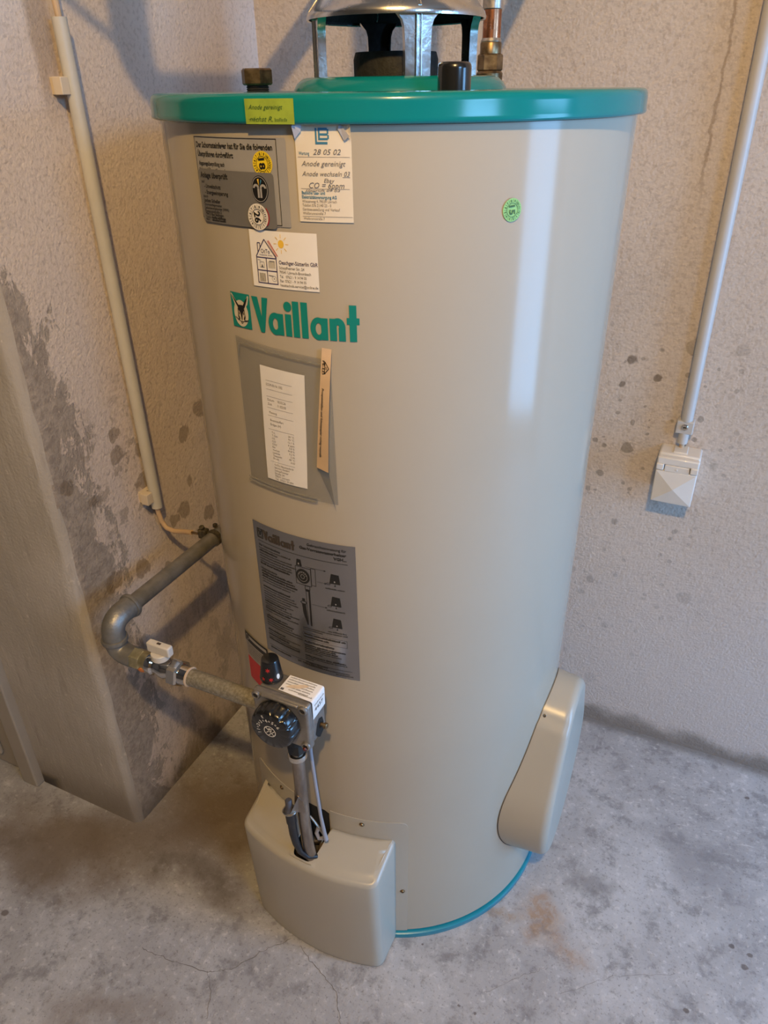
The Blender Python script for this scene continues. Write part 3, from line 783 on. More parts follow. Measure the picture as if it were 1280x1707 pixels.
badge('date_badge', -93.1, 1.3125, .0122, 'dot_yellow', '18', 'round yellow date sticker numbered 18', .0011, ry=.0118)
z2 = 1.2503; p2 = -112.1; w2 = W(-112.1, -90.7); h2 = .0540
S2 = label_part('contact_sticker', 'grey_foil', p2, z2, w2, h2, .0016, .004, 'darker grey contact sticker with an oval black emblem')
Q = Print(); Q.text('Anlage überprüft', .0035, h2-.0085, .0056, .0470, .025)
Q.text('auf', .0045, h2-.0140, .0032, None, .01)
Q.text('- Umweltschutz', .0085, h2-.0190, .0042, .0290, .018); Q.text('- Energieeinsparung', .0085, h2-.0250, .0042, .0400, .018)
Q.text('durch', .0045, h2-.0288, .0028, None, .01)
Q.text('Jochen Scheller', .0045, h2-.0335, .0038, .0300, .02)
for k, s_ in enumerate(('Schornsteinfegermeister', 'Gebäudeenergieberater (HWK)', 'Pestalozzistraße 2')):
    Q.text(s_, .0045, h2-.0372-.0034*k, .0029, (.0320, .0430, .0300)[k], .008)
Q.text('79415 Bad Bellingen', .0045, h2-.0468-.0002, .0029, .0330, .018)
Q.text('Telefon', .0045, h2-.0500, .0025, None, .005); Q.words(.0160, h2-.0500, .024, .0025, 4, 1, True)
Q.text('Mobil', .0045, h2-.0524, .0022, None, .005); Q.words(.0160, h2-.0524, .024, .0022, 5, 1, True)
Q.build('printing', 'ink_black', S2, cylmap(p2, z2, .0020))
Q = Print(); Q.ell(0, 0, .0108, .0130, 40); Q.build('emblem', 'ink_black', S2, cylmap(-94.1, 1.2885, .0020))
Q = Print(); Q.ring(0, 0, .0100, .0121, .0094, .0115, 40)
Q.ring(-.0044, .0010, .0040, .0040, .0016, .0018, 14, .1, PI); Q.ring(.0044, .0010, .0040, .0040, .0016, .0018, 14, 0, PI-.1)
Q.rect(-.0028, -.0082, -.0004, .0010); Q.rect(.0004, -.0082, .0028, .0010); Q.build('emblem_drawing', 'silver_foil', S2, cylmap(-94.1, 1.2885, .0024))
Q = Print(); Q.poly([(-.0006, .0030), (-.0024, .0095), (-.0002, .0100)]); Q.build('emblem_flame', 'sun_yellow', S2, cylmap(-94.1, 1.2885, .0024))
Q = Print(); Q.poly([(.0004, .0030), (.0018, .0095), (.0034, .0085)]); Q.build('emblem_flame', 'ink_blue', S2, cylmap(-94.1, 1.2885, .0024))
bd = badge('date_badge', -95.05, 1.2615, .0132, 'dot_white', '26', 'round white date sticker numbered 26 with a red rim', .0030, ry=.0132)
Q = Print(); Q.ring(.0014, .0004, .0130, .0130, .0120, .0122, 20, -.75, .75); Q.build('red_rim', 'ink_red', bd, cylmap(-95.0, 1.2615, .0026))
bd = badge('date_badge', -42.95, 1.2676, .0108, 'dot_green', '15', 'round green date sticker numbered 15', .0006, 'ink_green', ry=.0114)

# service slip tucked under the lid, top corners curled
p3, z3, w3, h3 = -85.5, 1.2596, W(-85.5, -74.5), .0885
def slipmap(off):
    f = cylmap(p3, z3, 0)
    def g(u, v):
        cor = min(1, max(0, (v-(h3-.016))/.016)); e = max(0, .010-u, u-(w3-.010))/.010
        l_ = off+.0045*cor*e*e; x, y, z = f(u, v); k = (R0+l_)/R0; return (x*k, y*k, z)
    return g
P = Print(); NU, NVV = 24, 24
P.v = [(w3*i/NU, h3*j/NVV) for j in range(NVV+1) for i in range(NU+1)]
P.f = [(j*(NU+1)+i, j*(NU+1)+i+1, (j+1)*(NU+1)+i+1, (j+1)*(NU+1)+i) for j in range(NVV) for i in range(NU)]
SL = P.build('service_slip', 'paper_cream', wh, slipmap(.0008)); lab(SL, 'cream paper service slip with handwriting')
Q = Print(); Q.poly([(0, h3-.001), (.0085, h3-.0005), (.0075, h3-.006), (.0010, h3-.012)]); Q.poly([(w3-.011, h3+.002), (w3-.001, h3-.010), (w3-.0065, h3-.014), (w3-.0125, h3-.004)])
Q.build('folded_corner', 'paper_fold', SL, slipmap(.0030))
Q = Print()
x0, y0 = .0215, .0725
Q.rect(x0, y0-.0010, x0+.0018, y0+.0130); Q.rect(x0, y0-.0010, x0+.0125, y0+.0010); Q.rect(x0+.0032, y0+.0112, x0+.0125, y0+.0132)
Q.rect(x0+.0032, y0+.0030, x0+.0050, y0+.0132); Q.rect(x0+.0032, y0+.0066, x0+.0130, y0+.0084); Q.rect(x0+.0032, y0+.0026, x0+.0130, y0+.0044)
Q.rect(x0+.0125, y0+.0036, x0+.0142, y0+.0070); Q.rect(x0+.0122, y0+.0080, x0+.0139, y0+.0120)
Q.build('printed_mark', 'ink_blue', SL, slipmap(.0013))
Q = Print(); Q.text('Wartung', .0030, .0620, .0031, .0115, .01); Q.text('Badische Gas- und', .0040, .0262, .0031, .0250, .02); Q.text('Elektrizitätsversorgung AG', .0040, .0222, .0031, .0370, .02)
Q.build('printing', 'ink_blue', SL, slipmap(.0013))
Q = Print()
for k, (s_, ww) in enumerate((('Wiesenweg 4, 79539 Lörrach', .0370), ('Telefon 076 21/40 23 - 0', .0310), ('Geräteausstellung und Verkauf', .0400), ('Wallbrunnstraße 7', .0250))): Q.text(s_, .0040, .0184-.0038*k, .0028, ww, 0)
Q.text('Wallbrunnstraße 7', .0045, .0022, .0024, .0230)
for yy, a, b_ in ((.0600, .0022, w3-.002), (.0312, .0035, w3-.003), (.0052, .0035, w3-.001)): Q.rect(a, yy, b_, yy+.0003)
Q.build('printing', 'ink_pencil', SL, slipmap(.0013))
Q = Print()
Q.text('28 05 02', .0185, .0622, .0052, .0285, 0, .3); Q.text('Anode gereinigt', .0055, .0520, .0050, .0460, 0, .35); Q.text('Anode wechseln 03', .0055, .0430, .0046, .0500, 0, .35)
Q.rect(.0480, .0420, .0555, .0424); Q.text('Ebay', .0285, .0372, .0040, .0110, 0, .3); Q.text('CO = 6ppm', .0125, .0320, .0055, .0370, 0, .3); Q.text('Geprüft 09 03', .0090, .0289, .0022, .036, 0, .3)
Q.build('handwriting', 'ink_grey', SL, slipmap(.0013))

# installer's white card sticker
p4, z4, w4, h4 = -98.2, 1.1886, W(-98.2, -82.2), .0595
S4 = label_part('installer_sticker', 'paper_white', p4, z4, w4, h4, .0006, 0, 'white installer sticker with a house drawing and a sun'); mp = cylmap(p4, z4, .0010)
Q = Print(); lw = .0010
hx0, hx1, hy0, hy1 = .0075, .0345, .0040, .0320
Q.frame(hx0, hy0, hx1, hy1, lw); Q.line((hx0+hx1)/2, hy0, (hx0+hx1)/2, hy1, lw); Q.line(hx0, (hy0+hy1)/2, hx1, (hy0+hy1)/2, lw)
Q.pline([(hx0, hy1), ((hx0+hx1)/2-.001, .0505), (hx1, hy1)], lw); Q.pline([(.0105, .0370), (.0105, .0465), (.0140, .0465), (.0140, .0420)], lw*.9)
Q.text('OtTo', .0145, .0362, .0046, .0120); Q.text('Haustechnik  Service', .0125, .0338, .0014, .0170, .01)
Q.text('Oeschger-Sütterlin GbR', .0372, .0262, .0042, .0465, .012)
Q.build('printing', 'ink_navy', S4, mp)
Q = Print()
for k, (s_, ww) in enumerate((('Schopfheimer Str. 24', .0305), ('79541 Lörrach-Brombach', .0380), ('Tel.   07621 - 9 14 94 00', .0325), ('Fax  07621 - 9 14 94 05', .0320), ('haustechnik-service@online.de', .0455))): Q.text(s_, .0372, .0212-.0046*k, .0031, ww, .006)
cx1, cx2, cy1, cy2 = hx0+.0068, hx1-.0068, hy0+.007, hy1-.007
Q.frame(cx1-.0025, cy2-.004, cx1+.0035, cy2+.002, .0004); Q.poly([(cx1-.001, cy2-.0035), (cx1+.002, cy2-.0035), (cx1+.0005, cy2)]); Q.line(cx1-.005, cy2+.004, cx1-.001, cy2+.0035, .0005)
for k in range(6): Q.rect(cx2-.004+k*.0015, cy2-.004, cx2-.0034+k*.0015, cy2+.003); Q.rect(cx1-.004+k*.0014, cy1-.005, cx1-.0032+k*.0014, cy1+.004)
Q.rect(cx2-.003, cy2+.003, cx2+.004, cy2+.0038)
Q.ring(cx2+.002, cy1-.001, .0030, .0030, .0027, .0027, 20); Q.line(cx2-.005, cy1+.0022, cx2+.001, cy1+.0018, .0008); Q.ell(cx2+.002, cy1-.001, .0007, .0007, 8)
Q.build('small_printing', 'ink_grey', S4, mp)
Q = Print(); Q.line(.0255, .0497, .0362, .0340, .0009); Q.line(.0240, .0492, .0345, .0335, .0005); Q.build('red_roof_line', 'ink_red', S4, mp)
Q = Print(); Q.ell(.0415, .0470, .0036, .0042, 24)
for k in range(8):
    a = k*PI/4; Q.line(.0415+.0055*math.cos(a), .0470+.0060*math.sin(a), .0415+.0092*math.cos(a), .0470+.0098*math.sin(a), .0006)
Q.build('sun_drawing', 'sun_yellow', S4, mp)

# instruction plate
p5, z5, w5, h5 = -107.75, .6364, W(-107.75, -76.6), .2305
S5 = label_part('instruction_plate', 'instruction_foil', p5, z5, w5, h5, .0006, 0, 'metallic grey instruction plate with diagrams'); mp = cylmap(p5, z5, .0010)
Q = Print(); wordmark(Q, .0205, h5-.0245, .0148, .0166); Q.build('brand_lettering', 'ink_brown', S5, mp)
Q = Print(); Q.frame(.0080, h5-.0250, .0190, h5-.0098, .0010); Q.ring(.0135, h5-.0180, .0042, .0058, .0036, .0052, 20); Q.line(.0098, h5-.0115, .0135, h5-.0165, .0012); Q.line(.0172, h5-.0115, .0135, h5-.0165, .0012); Q.ell(.0135, h5-.0180, .0016, .0030, 12)
Q.rect(.0080, h5-.0300, w5-.0110, h5-.0295)
Q.text('Gebrauchsanweisung für', w5-.0125, h5-.0108, .0042, .0560, .008, 0, 'r'); Q.text('Gas-Vorratswasserheizer', w5-.0125, h5-.0178, .0044, .0680, .025, 0, 'r'); Q.text('VGH...', w5-.0125, h5-.0250, .0046, .0180, .03, 0, 'r')
yy = h5-.0380
lines = [('Vor Inbetriebnahme', 1)]+[(None, 0)]*1+[('b', .5)]+[(None, 0)]*4+[('b', .8), ('', 0), ('Inbetriebnahme', 1), ('b', .85), ('b', .9), ('b', .95), (None, 0), (None, 0), ('', 0), ('b', .75), (None, 0), (None, 0), (None, 0), (None, 0), (None, 0), ('b', .6), (None, 0), (None, 0), ('b', .7), (None, 0), ('', 0), ('b', .6), ('b', .75), (None, 0), (None, 0), (None, 0), ('', 0), ('b', .5), (None, 0), ('b', .6), (None, 0), ('b', .9)]
rnd = random.Random(11); sd = 0
for s_, k in lines:
    sd += 1
    if s_ is None: Q.words(.0085, yy, .068, .0023, sd, rnd.uniform(.72, 1))
    elif s_ == 'b': Q.words(.0085, yy, .068, .0029, sd, k, True)
    elif s_: Q.text(s_, .0085, yy, .0036, None, .02)
    yy -= .0044
# drawing of the gas control
cx, cy = .0860, h5-.0620
Q.frame(cx-.0125, cy-.0155, cx+.0120, cy+.0140, .0006); Q.frame(cx+.0120, cy-.0125, cx+.0190, cy+.0160, .0005); Q.ell(cx-.001, cy-.001, .0108, .0118, 32); Q.poly([(cx-.0105, cy+.0150), (cx-.0015, cy+.0150), (cx-.0030, cy+.0255), (cx-.0090, cy+.0255)])
Q.frame(cx+.0010, cy-.0220, cx+.0090, cy-.0155, .0006); Q.rect(cx+.0015, cy-.0250, cx+.0085, cy-.0220); Q.rect(cx+.0060, cy-.0840, cx+.0085, cy-.0250); Q.rect(cx+.0020, cy-.0840, cx+.0025, cy-.0250)
Q.poly([(cx-.0060, cy-.0480), (cx, cy-.0480), (cx+.0022, cy-.0840), (cx+.0010, cy-.0840), (cx-.0048, cy-.0640)]); Q.rect(cx-.0050, cy-.0440, cx-.0008, cy-.0390); Q.ring(cx-.003, cy-.0460, .0052, .0028, .0040, .0020, 20)
for (a, b_, c_, d_) in ((cx+.004, cy+.0165, cx+.032, cy+.0165), (cx+.021, cy-.004, cx+.032, cy-.004), (cx+.010, cy-.0450, cx+.031, cy-.0450)):
    Q.line(a, b_, c_, d_, .0003); Q.poly([(c_, d_-.0012), (c_+.003, d_), (c_, d_+.0012)])
for k in range(3):
    kx, ky = .1330, h5-.0640-.0375*k
    Q.poly([(kx-.0078, ky), (kx+.0078, ky), (kx+.0060, ky+.0150), (kx-.0050, ky+.0158)]); Q.poly([(kx-.001, ky-.004), (kx+.0012, ky-.004), (kx+.0001, ky-.0005)]); Q.ring(kx-.0095, ky-.0012, .0032, .0016, .0026, .0011, 16)
    Q.words(kx-.014, ky-.0100, .030, .0022, 70+k, .9)
Q.words(.0790, h5-.1530, .068, .0021, 81, 1); Q.words(.0790, h5-.1565, .068, .0021, 82, .45)
Q.frame(.0775, h5-.1730, .1465, h5-.1600, .0003); Q.words(.0795, h5-.1650, .066, .0027, 83, .98, True); Q.words(.0795, h5-.1700, .066, .0027, 84, .6, True)
Q.text('Außerbetriebnahme', .0785, h5-.1795, .0040, .0480, .025)
yy = h5-.1850
for k, (f_, b_) in enumerate(((.98, True), (.75, True), (.80, True), (.88, False), (.45, False), (0, 0), (.98, True), (1, False), (.2, False), (0, 0))):
    if f_: Q.words(.0785, yy, .066, .0026 if b_ else .0022, 90+k, f_, b_)
    yy -= .0034
Q.text('Weitere Hinweise', .0785, yy, .0034, .0360, .02); Q.words(.0785, yy-.0042, .070, .0022, 120, 1)
Q.rect(.0080, .0140, w5-.0110, .0144); Q.text('Joh. Vaillant Remscheid', .0640, .0085, .0032, .0420, .02); Q.words(.0100, .0090, .045, .0026, 130, .9, True); Q.words(w5-.036, .0040, .026, .0020, 131, 1)
Q.build('printing', 'ink_black', S5, mp)
Q = Print(); Q.ring(cx-.001, cy-.001, .0075, .0082, .0070, .0077, 24); Q.ring(cx-.001, cy-.001, .0032, .0036, .0026, .0030, 16)
for k in range(6): a = .4+k*.45; Q.line(cx-.001+.0052*math.cos(a), cy-.001+.0058*math.sin(a), cx-.001+.0068*math.cos(a), cy-.001+.0074*math.sin(a), .0008)
for k in range(3): Q.ell(.1330, h5-.0600-.0375*k, .0010, .0013, 10)
Q.ell(cx-.006, cy+.0190, .0011, .0016, 10); Q.build('diagram_highlights', 'silver_foil', S5, cylmap(p5, z5, .0014))

# red-and-black warning label half hidden behind the control
p6, w6 = -120.4, W(-120.4, -107.9)
S6 = label_part('warning_label', 'silver_foil', p6, .5330, w6, .1000, .0006, .002, 'small warning label with black band and red field'); mp = cylmap(p6, .5330, .0010)
Q = Print(); Q.rect(0, .082, w6, .100); Q.build('black_band', 'ink_black', S6, mp)
Q = Print(); Q.rect(.0015, .002, w6-.0015, .050); Q.build('red_field', 'label_red', S6, mp)
Q = Print(); Q.rect(.014, .0905, w6-.003, .0965); Q.ring(.008, .0910, .0045, .0060, .0032, .0046, 18); Q.build('light_printing', 'silver_foil', S6, cylmap(p6, .5330, .0014))
Q = Print()
for k in range(6): Q.words(.004, .0765-.0042*k, w6-.008, .0024, 200+k, .9)
Q.build('printing', 'ink_brown', S6, mp)

# green note on the lid
S7 = patch(W(-94.75, -84.55, .3088), .0218).build('green_note', 'sticker_green', lid, cylmap(-94.75, 1.3484, .0014, .3088)); lab(S7, 'yellow-green handwritten sticker')
Q = Print(); Q.text('Anode gereinigt', .0045, .0128, .0042, .0390, 0, .4); Q.text('nächst R.', .0050, .0025, .0045, .0270, 0, .4); Q.words(.034, .0025, .014, .0030, 300, 1); Q.rect(.004, .0042, .016, .0045)
hw = Q.build('handwriting', 'ink_green', lid, cylmap(-94.75, 1.3484, .0019, .3088))

# clear document pouch stuck to the tank
def bil(c00, c10, c01, c11):
    def f(a, b_):
        ph = (c00[0]*(1-a)+c10[0]*a)*(1-b_)+(c01[0]*(1-a)+c11[0]*a)*b_; z = (c00[1]*(1-a)+c10[1]*a)*(1-b_)+(c01[1]*(1-a)+c11[1]*a)*b_; return ph, z
    return f
def sheet(name, m_, parent, f, lift, nu=40, nv=40):
    mb = MB(); mb.keep = True
    for j in range(nv+1):
        for i in range(nu+1):
            a, b_ = i/nu, j/nv; ph, z = f(a, b_); p = math.radians(ph); r = R0+lift(a, b_); mb.v.append((r*math.cos(p), r*math.sin(p), z))
    for j in range(nv):
        for i in range(nu): k = j*(nu+1)+i; mb.f.append((k, k+1, k+nu+2, k+nu+1))
    return mb.build(name, m_, parent, smooth=60.)
def wr(a, b_): return .0012*math.sin(9*a+4*b_)*math.sin(7*b_+2*a)+.0008*math.sin(21*a-13*b_)
fp = bil((-106.0, .934), (-80.4, .9267), (-105.95, 1.1255), (-80.6, 1.1140))
po = sheet('document_pouch', 'clear_film', wh, fp, lambda a, b_: .0030+wr(a, b_)*.7*min(1, 6*a, 6*b_, 6*(1-b_))+.010*max(0, a-.80)**1.2*(1.2-b_)*3*.6)
lab(po, 'clear plastic document pouch')
sheet('pouch_back', 'clear_pouch', po, fp, lambda a, b_: .0007, 30, 4)
def rim(f, pts, r):
    P = []
    for a, b_ in pts: ph, z = f(a, b_); p = math.radians(ph); q_ = R0+.0030+.0006; P.append((q_*math.cos(p), q_*math.sin(p), z))
    return MB().tube(P, r, 6)
rim(fp, [(i/20, .0) for i in range(17)], .0012).build('pouch_seam', 'clear_pouch', po)
rim(fp, [(i/20, .025) for i in range(17)], .0009).build('pouch_seam', 'clear_pouch', po)
rim(fp, [(.05+.03*(1-math.cos(k/6*PI/2)), .88+.09*math.sin(k/6*PI/2)) for k in range(7)]+[(.1+.85*i/20, .975-.01*i/20) for i in range(1, 21)], .0007).build('pouch_seam', 'clear_pouch', po)
fs = bil((-84.9, .9785), (-81.5, .9775), (-82.0, 1.1292), (-79.9, 1.1280))
def slift(a, b_): return .0055+.004*math.sin(b_*PI)*(.35+a)+.008*(1-b_)**2*a
ts = sheet('adhesive_strip', 'tape_tan', po, fs, slift, 6, 30); lab(ts, 'tan adhesive strip with recycling print')
ff = bil((-81.0, .9270), (-79.9, .9262), (-84.9, .9785), (-81.5, .9775))
sheet('loose_corner', 'clear_pouch', po, ff, lambda a, b_: .0045+.012*a*(1-.4*b_), 6, 12)
Q = Print(); Ls = .1500
Q.text('Prospekthüllen und Schutzpapier richtig recyceln', .0048, .060, .0030, .0870, .012, 0, 'c', rot=-PI/2+1e-4)
Q.text('PE-LD', .0040, .128, .0034, .0160, .02, 0, 'c', rot=-PI/2+1e-4)
for (a, b_) in (((.0060, .1350), (.0118, .1280)), ((.0118, .1280), (.0060, .1210)), ((.0060, .1210), (.0060, .1350))): Q.line(*a, *b_, .0010)
Q.text('04', .0082, .128, .0022, None, .01, 0, 'c', rot=-PI/2+1e-4)
def strmap(u, v):
    b_ = v/Ls; a = u/.0145; ph, z = fs(a, b_); p = math.radians(ph); r = R0+slift(a, b_)+.0005; return (r*math.cos(p), r*math.sin(p), z)
Q.build('printing', 'ink_black', po, strmap)

# measuring receipt inside the pouch
rc = thing('receipt', 'white printed measuring receipt inside the clear pouch', 'receipt', (0, 0, .944))
fr = bil((-99.7, .9450), (-88.1, .9435), (-98.8, 1.0967), (-86.8, 1.0931))
def rl(a, b_): return .0012+.0008*(1+math.sin(5*b_+3*a))*.5
sheet('paper', 'paper_white', rc, fr, rl, 16, 24)
Q = Print(); LW, LH = .0605, .150
def rmap(u, v):
    a, b_ = u/LW, v/LH; ph, z = fr(a, b_); p = math.radians(ph); r = R0+rl(a, b_)+.0004; return (r*math.cos(p), r*math.sin(p), z)
for yy in (.133, .122, .113, .0985, .0885, .0705, .0265): Q.rect(.0075, yy, .0440, yy+.0003)
Q.text('ECOM-EN Nr.:1002', .0080, .1265, .0034, .0230); Q.text('Datum    18.02.26', .0085, .1075, .0032, .0260); Q.text('Zeit       11:02:03', .0085, .1020, .0032, .0260)
Q.text('Messung', .0100, .0915, .0030, .0110); Q.text('Brennstoffart', .0110, .0815, .0030, .0190); Q.text('Erdgas (H)', .0110, .0760, .0030, .0150)
for k, (s_, v_) in enumerate((('T-L', '20 °C'), ('T-Gas', '96 °C'), ('O2', '12.1 %'), ('CO', '6 ppm'), ('CO2', '5.0 %'), ('Eta', '94.8 %'), ('Verlust', '5.2 %'), ('Lambda', '2.36'), ('Taupunkt', '48 °C'), ('Druck', '0.03'))):
    yy = .0655-.0039*k; Q.text(s_, .0120, yy, .0026); Q.text(v_, .0440, yy, .0026, None, 0, 0, 'r')
for k, s_ in enumerate(('OtTo Haustechnik', 'Service GmbH', 'Schopfheimer', 'Straße 24', '79541 Lörrach', 'Tel.: 07621-91494')): Q.text(s_, .0130, .0215-.0040*k, .0028)
Q.build('printing', 'ink_pencil', rc, rmap)

# ------------------------------------------------------------------ aluminium draft hood on the lid
hc = tk(0, -.0015); ZD = ZL1+.0150
dh = thing('draft_hood', 'conical aluminium draft hood on four legs above the lid', 'draft hood', (hc.x, hc.y, ZD))
MB().lathe([(.1075, 1.4500), (.1100, 1.4490), (.1105, 1.4515), (.1090, 1.4560), (.1050, 1.4605), (.066, 1.5060), (.0645, 1.5100), (.0645, 1.545), (.0630, 1.545), (.0630, 1.5095), (.1040, 1.4585), (.1078, 1.4535)], hc, n=96, cap0=False, cap1=False).build('cone', 'aluminium', dh, smooth=30.)
MB().lathe([(.1068, 1.4505), (.1070, 1.4530), (.1032, 1.4578), (.0622, 1.5095), (.0622, 1.545), (.0600, 1.545)], hc, n=96, cap0=False, cap1=True).build('cone_lining', 'black_iron', dh, smooth=30.)
MB().tube([(hc.x, hc.y, 1.540), (hc.x, hc.y, HC)], .0605, 40, False).build('flue_pipe', 'aluminium', dh)
rmb = MB()
for k in range(4):
    a0 = math.atan2(.427, .904)+math.radians(-77+90*k); er = Vector((math.cos(a0), math.sin(a0), 0)); et = Vector((-er.y, er.x, 0))
    lg = MB(); rings = []
    for z, w_ in ((ZD-.0005, .0150), (ZD+.004, .0150), (1.425, .0155), (1.437, .0162), (1.444, .0185), (1.4495, .0235), (1.4525, .0260)):
        c_ = hc+er*.1035; sec = [(-w_, -.010), (-w_, 0), (-.0042, .0010), (-.0030, .0034), (-.0012, .0012), (.0012, .0012), (.0030, .0034), (.0042, .0010), (w_, 0), (w_, -.010), (w_-.0014, -.010), (w_-.0016, -.0016), (-w_+.0016, -.0016), (-w_+.0014, -.010)]
        kz = (.006 if z > 1.44 else 0.)
        rings.append([c_+et*u+er*(v-.002+kz*0)+Vector((0, 0, z)) for u, v in sec])
    lo = lg.loft(rings, True, True, True).build('leg', ['aluminium', 'black_iron'], dh, smooth=30.)
    for p_ in lo.data.polygons:
        if p_.normal.dot(er) < -.3: p_.material_index = 1
    rmb = MB().tube([hc+er*.1075+Vector((0, 0, 1.4560)), hc+er*.0665+Vector((0, 0, 1.5055))], .0026, 8); rmb.build('seam_rib', 'aluminium', dh)

# ------------------------------------------------------------------ copper water pipe
q = tk(.15, .137); q.z = ZL1
cw = thing('copper_pipe', 'copper water pipe rising from a brass union on the lid', 'pipe', tuple(q))
MB().lathe([(.0150, 0), (.0150, .008), (.0185, .010), (.0190, .019), (.0165, .022)], q, n=28).build('lower_fitting', 'brass_dull', cw)
hexnut(MB(), q+Vector((0, 0, .0215)), (0, 0, 1), .0315, .0215, .35, .002).build('union_nut', 'brass_dull', cw, smooth=20.)
MB().lathe([(.0150, .043), (.0152, .0555), (.0140, .0575)], q, n=28).build('sleeve', 'brass_dull', cw)
MB().lathe([(.0138, .0565), (.0145, .0585), (.0128, .0620)], q, n=28).build('solder_ring', 'solder', cw)
p_ = [q+Vector((0, 0, .055)), q+Vector((0, 0, .130))]+bend(q+Vector((0, 0, .10)), q+Vector((0, 0, .165)), q+Vector((.10, .02, .36)), .03)[0:]+[q+Vector((.10, .02, .36)), q+Vector((.10, .02, HC-ZL1))]
MB().tube(p_, .0127, 24).build('pipe', 'copper', cw, smooth=60.)
MB().lathe([(.0127, .0955), (.0142, .0965), (.0142, .112), (.0128, .113)], q, n=24, cap0=False, cap1=False).build('coupling', 'solder', cw)

# ------------------------------------------------------------------ gas control
gc = thing('gas_control', 'grey cast gas control with a large black temperature knob', 'gas control', (-.0125, -.355, .563))
MB().box((-.0545, -.368, .5655), (.0315, -.331, .6450)).build('valve_body', 'cast_aluminium', gc, smooth=30., bevel=.005)
MB().box((-.0320, -.333, .570), (.0060, -.3010, .608)).build('mounting_shank', 'cast_aluminium', gc, smooth=30., bevel=.004)
fcv = MB().box((-.058, -.380, .563), (.033, -.366, .6467)).build('front_cover', 'cast_aluminium', gc, smooth=30., bevel=.0045, bseg=4)
MB().box((-.0425, -.3825, .6400), (.0180, -.376, .6452)).build('cover_ridge', 'cast_aluminium', fcv, smooth=30., bevel=.002)
for (x, z) in ((-.0505, .6395), (.0255, .6395), (.0255, .5705), (-.0505, .5705)):
    sb = MB().lathe([(.0070, 0), (.0070, .0030), (.0058, .0042), (.0044, .0042), (.0042, .0015)], (x, -.379, z), (0, -1, 0), 20).build('screw_boss', 'cast_aluminium', gc)
    MB().lathe([(.0041, 0), (.0041, .0024), (.0030, .0034), (.0012, .0034)], (x, -.379, z), (0, -1, 0), 14).build('cover_screw', 'black_iron', sb)
kc = Vector((-.0155, -.3805, .6055))
def scal(r, h, a): return r*(1-.055*max(0, math.cos(13*a))**2*(1 if .003 < h < .0225 and r > .0302 else 0))
kn = MB().lathe([(.0345, 0), (.0352, .002), (.0352, .004), (.0350, .012), (.0336, .0190), (.0322, .0220), (.0300, .0235), (.0150, .0240)], kc, (0, -1, 0), 130, rfun=scal).build('temperature_knob', 'black_plastic', gc, smooth=40.)
lab(kn, 'large black scalloped dial')
yk = kc.y-.0240
def kmap(u, v): return (kc.x+u, yk-.0006, kc.z+v)
Q = Print(); Q.ring(0, 0, .0098, .0098, .0084, .0084, 32); Q.line(-.006, .006, .006, -.006, .0014); Q.line(-.006, -.004, .004, .006, .0012); Q.line(-.0025, -.0075, .0075, .0025, .0012); Q.rect(-.0020, .0005, .0030, .0060)
for s_, a in (('!', 205), ('1', 190), ('2', 162), ('3', 134), ('4', 103), ('5', 72), ('6', 42)):
    a = math.radians(a); Q.text(s_, .0195*math.cos(a), .0195*math.sin(a), .0056, None, .02, 0, 'c', rot=a-PI/2)
for a in (176, 148, 118, 88, 57):
    a = math.radians(a); c_, d_ = .0195*math.cos(a), .0195*math.sin(a); Q.ring(c_, d_, .0018, .0018, .0010, .0010, 4)
a = math.radians(112); Q.text('E', .0262*math.cos(a), .0262*math.sin(a), .0048, None, .02, 0, 'c', rot=a-PI/2)
Q.build('dial_marks', 'ink_white', kn, kmap)
bcn = Vector((-.0450, -.3470, .6466)); BH = .0365
bt = MB().lathe([(.0162, 0), (.0168, .0010), (.0168, .0040), (.0160, .0060), (.0128, .0325), (.0118, .0352), (.0085, BH), (.002, BH)], bcn, (0, 0, 1), 40).build('ignition_button', 'black_plastic', gc, smooth=40.)
lab(bt, 'black push knob with red stars')
def conemap(az, h0):
    def f(u, v):
        h = h0+v; r = .0160-(.0160-.0128)*(h-.006)/.0265+.0005; a = math.radians(az)+u/r; return (bcn.x+r*math.cos(a), bcn.y+r*math.sin(a), bcn.z+h)
    return f
def star(r, n=6):
    P = Print(); pts = []
    for k in range(2*n):
        rr = r if k % 2 == 0 else r*.45; pts.append((rr*math.cos(PI*k/n+PI/2), rr*math.sin(PI*k/n+PI/2)))
    P.v = [(0, 0)]+pts; P.f = [(0, 1+k, 1+(k+1) % (2*n)) for k in range(2*n)]; return P
star(.0042).build('red_star', 'ink_red', bt, conemap(-73, .0240)); star(.0040).build('red_star', 'ink_red', bt, conemap(-58, .0085)); star(.0036, 5).build('red_star', 'ink_red', bt, conemap(-100, .0085))
Q = Print(); Q.ell(0, 0, .0026, .0044, 20); Q.build('white_mark', 'ink_white', bt, conemap(-18, .0110))
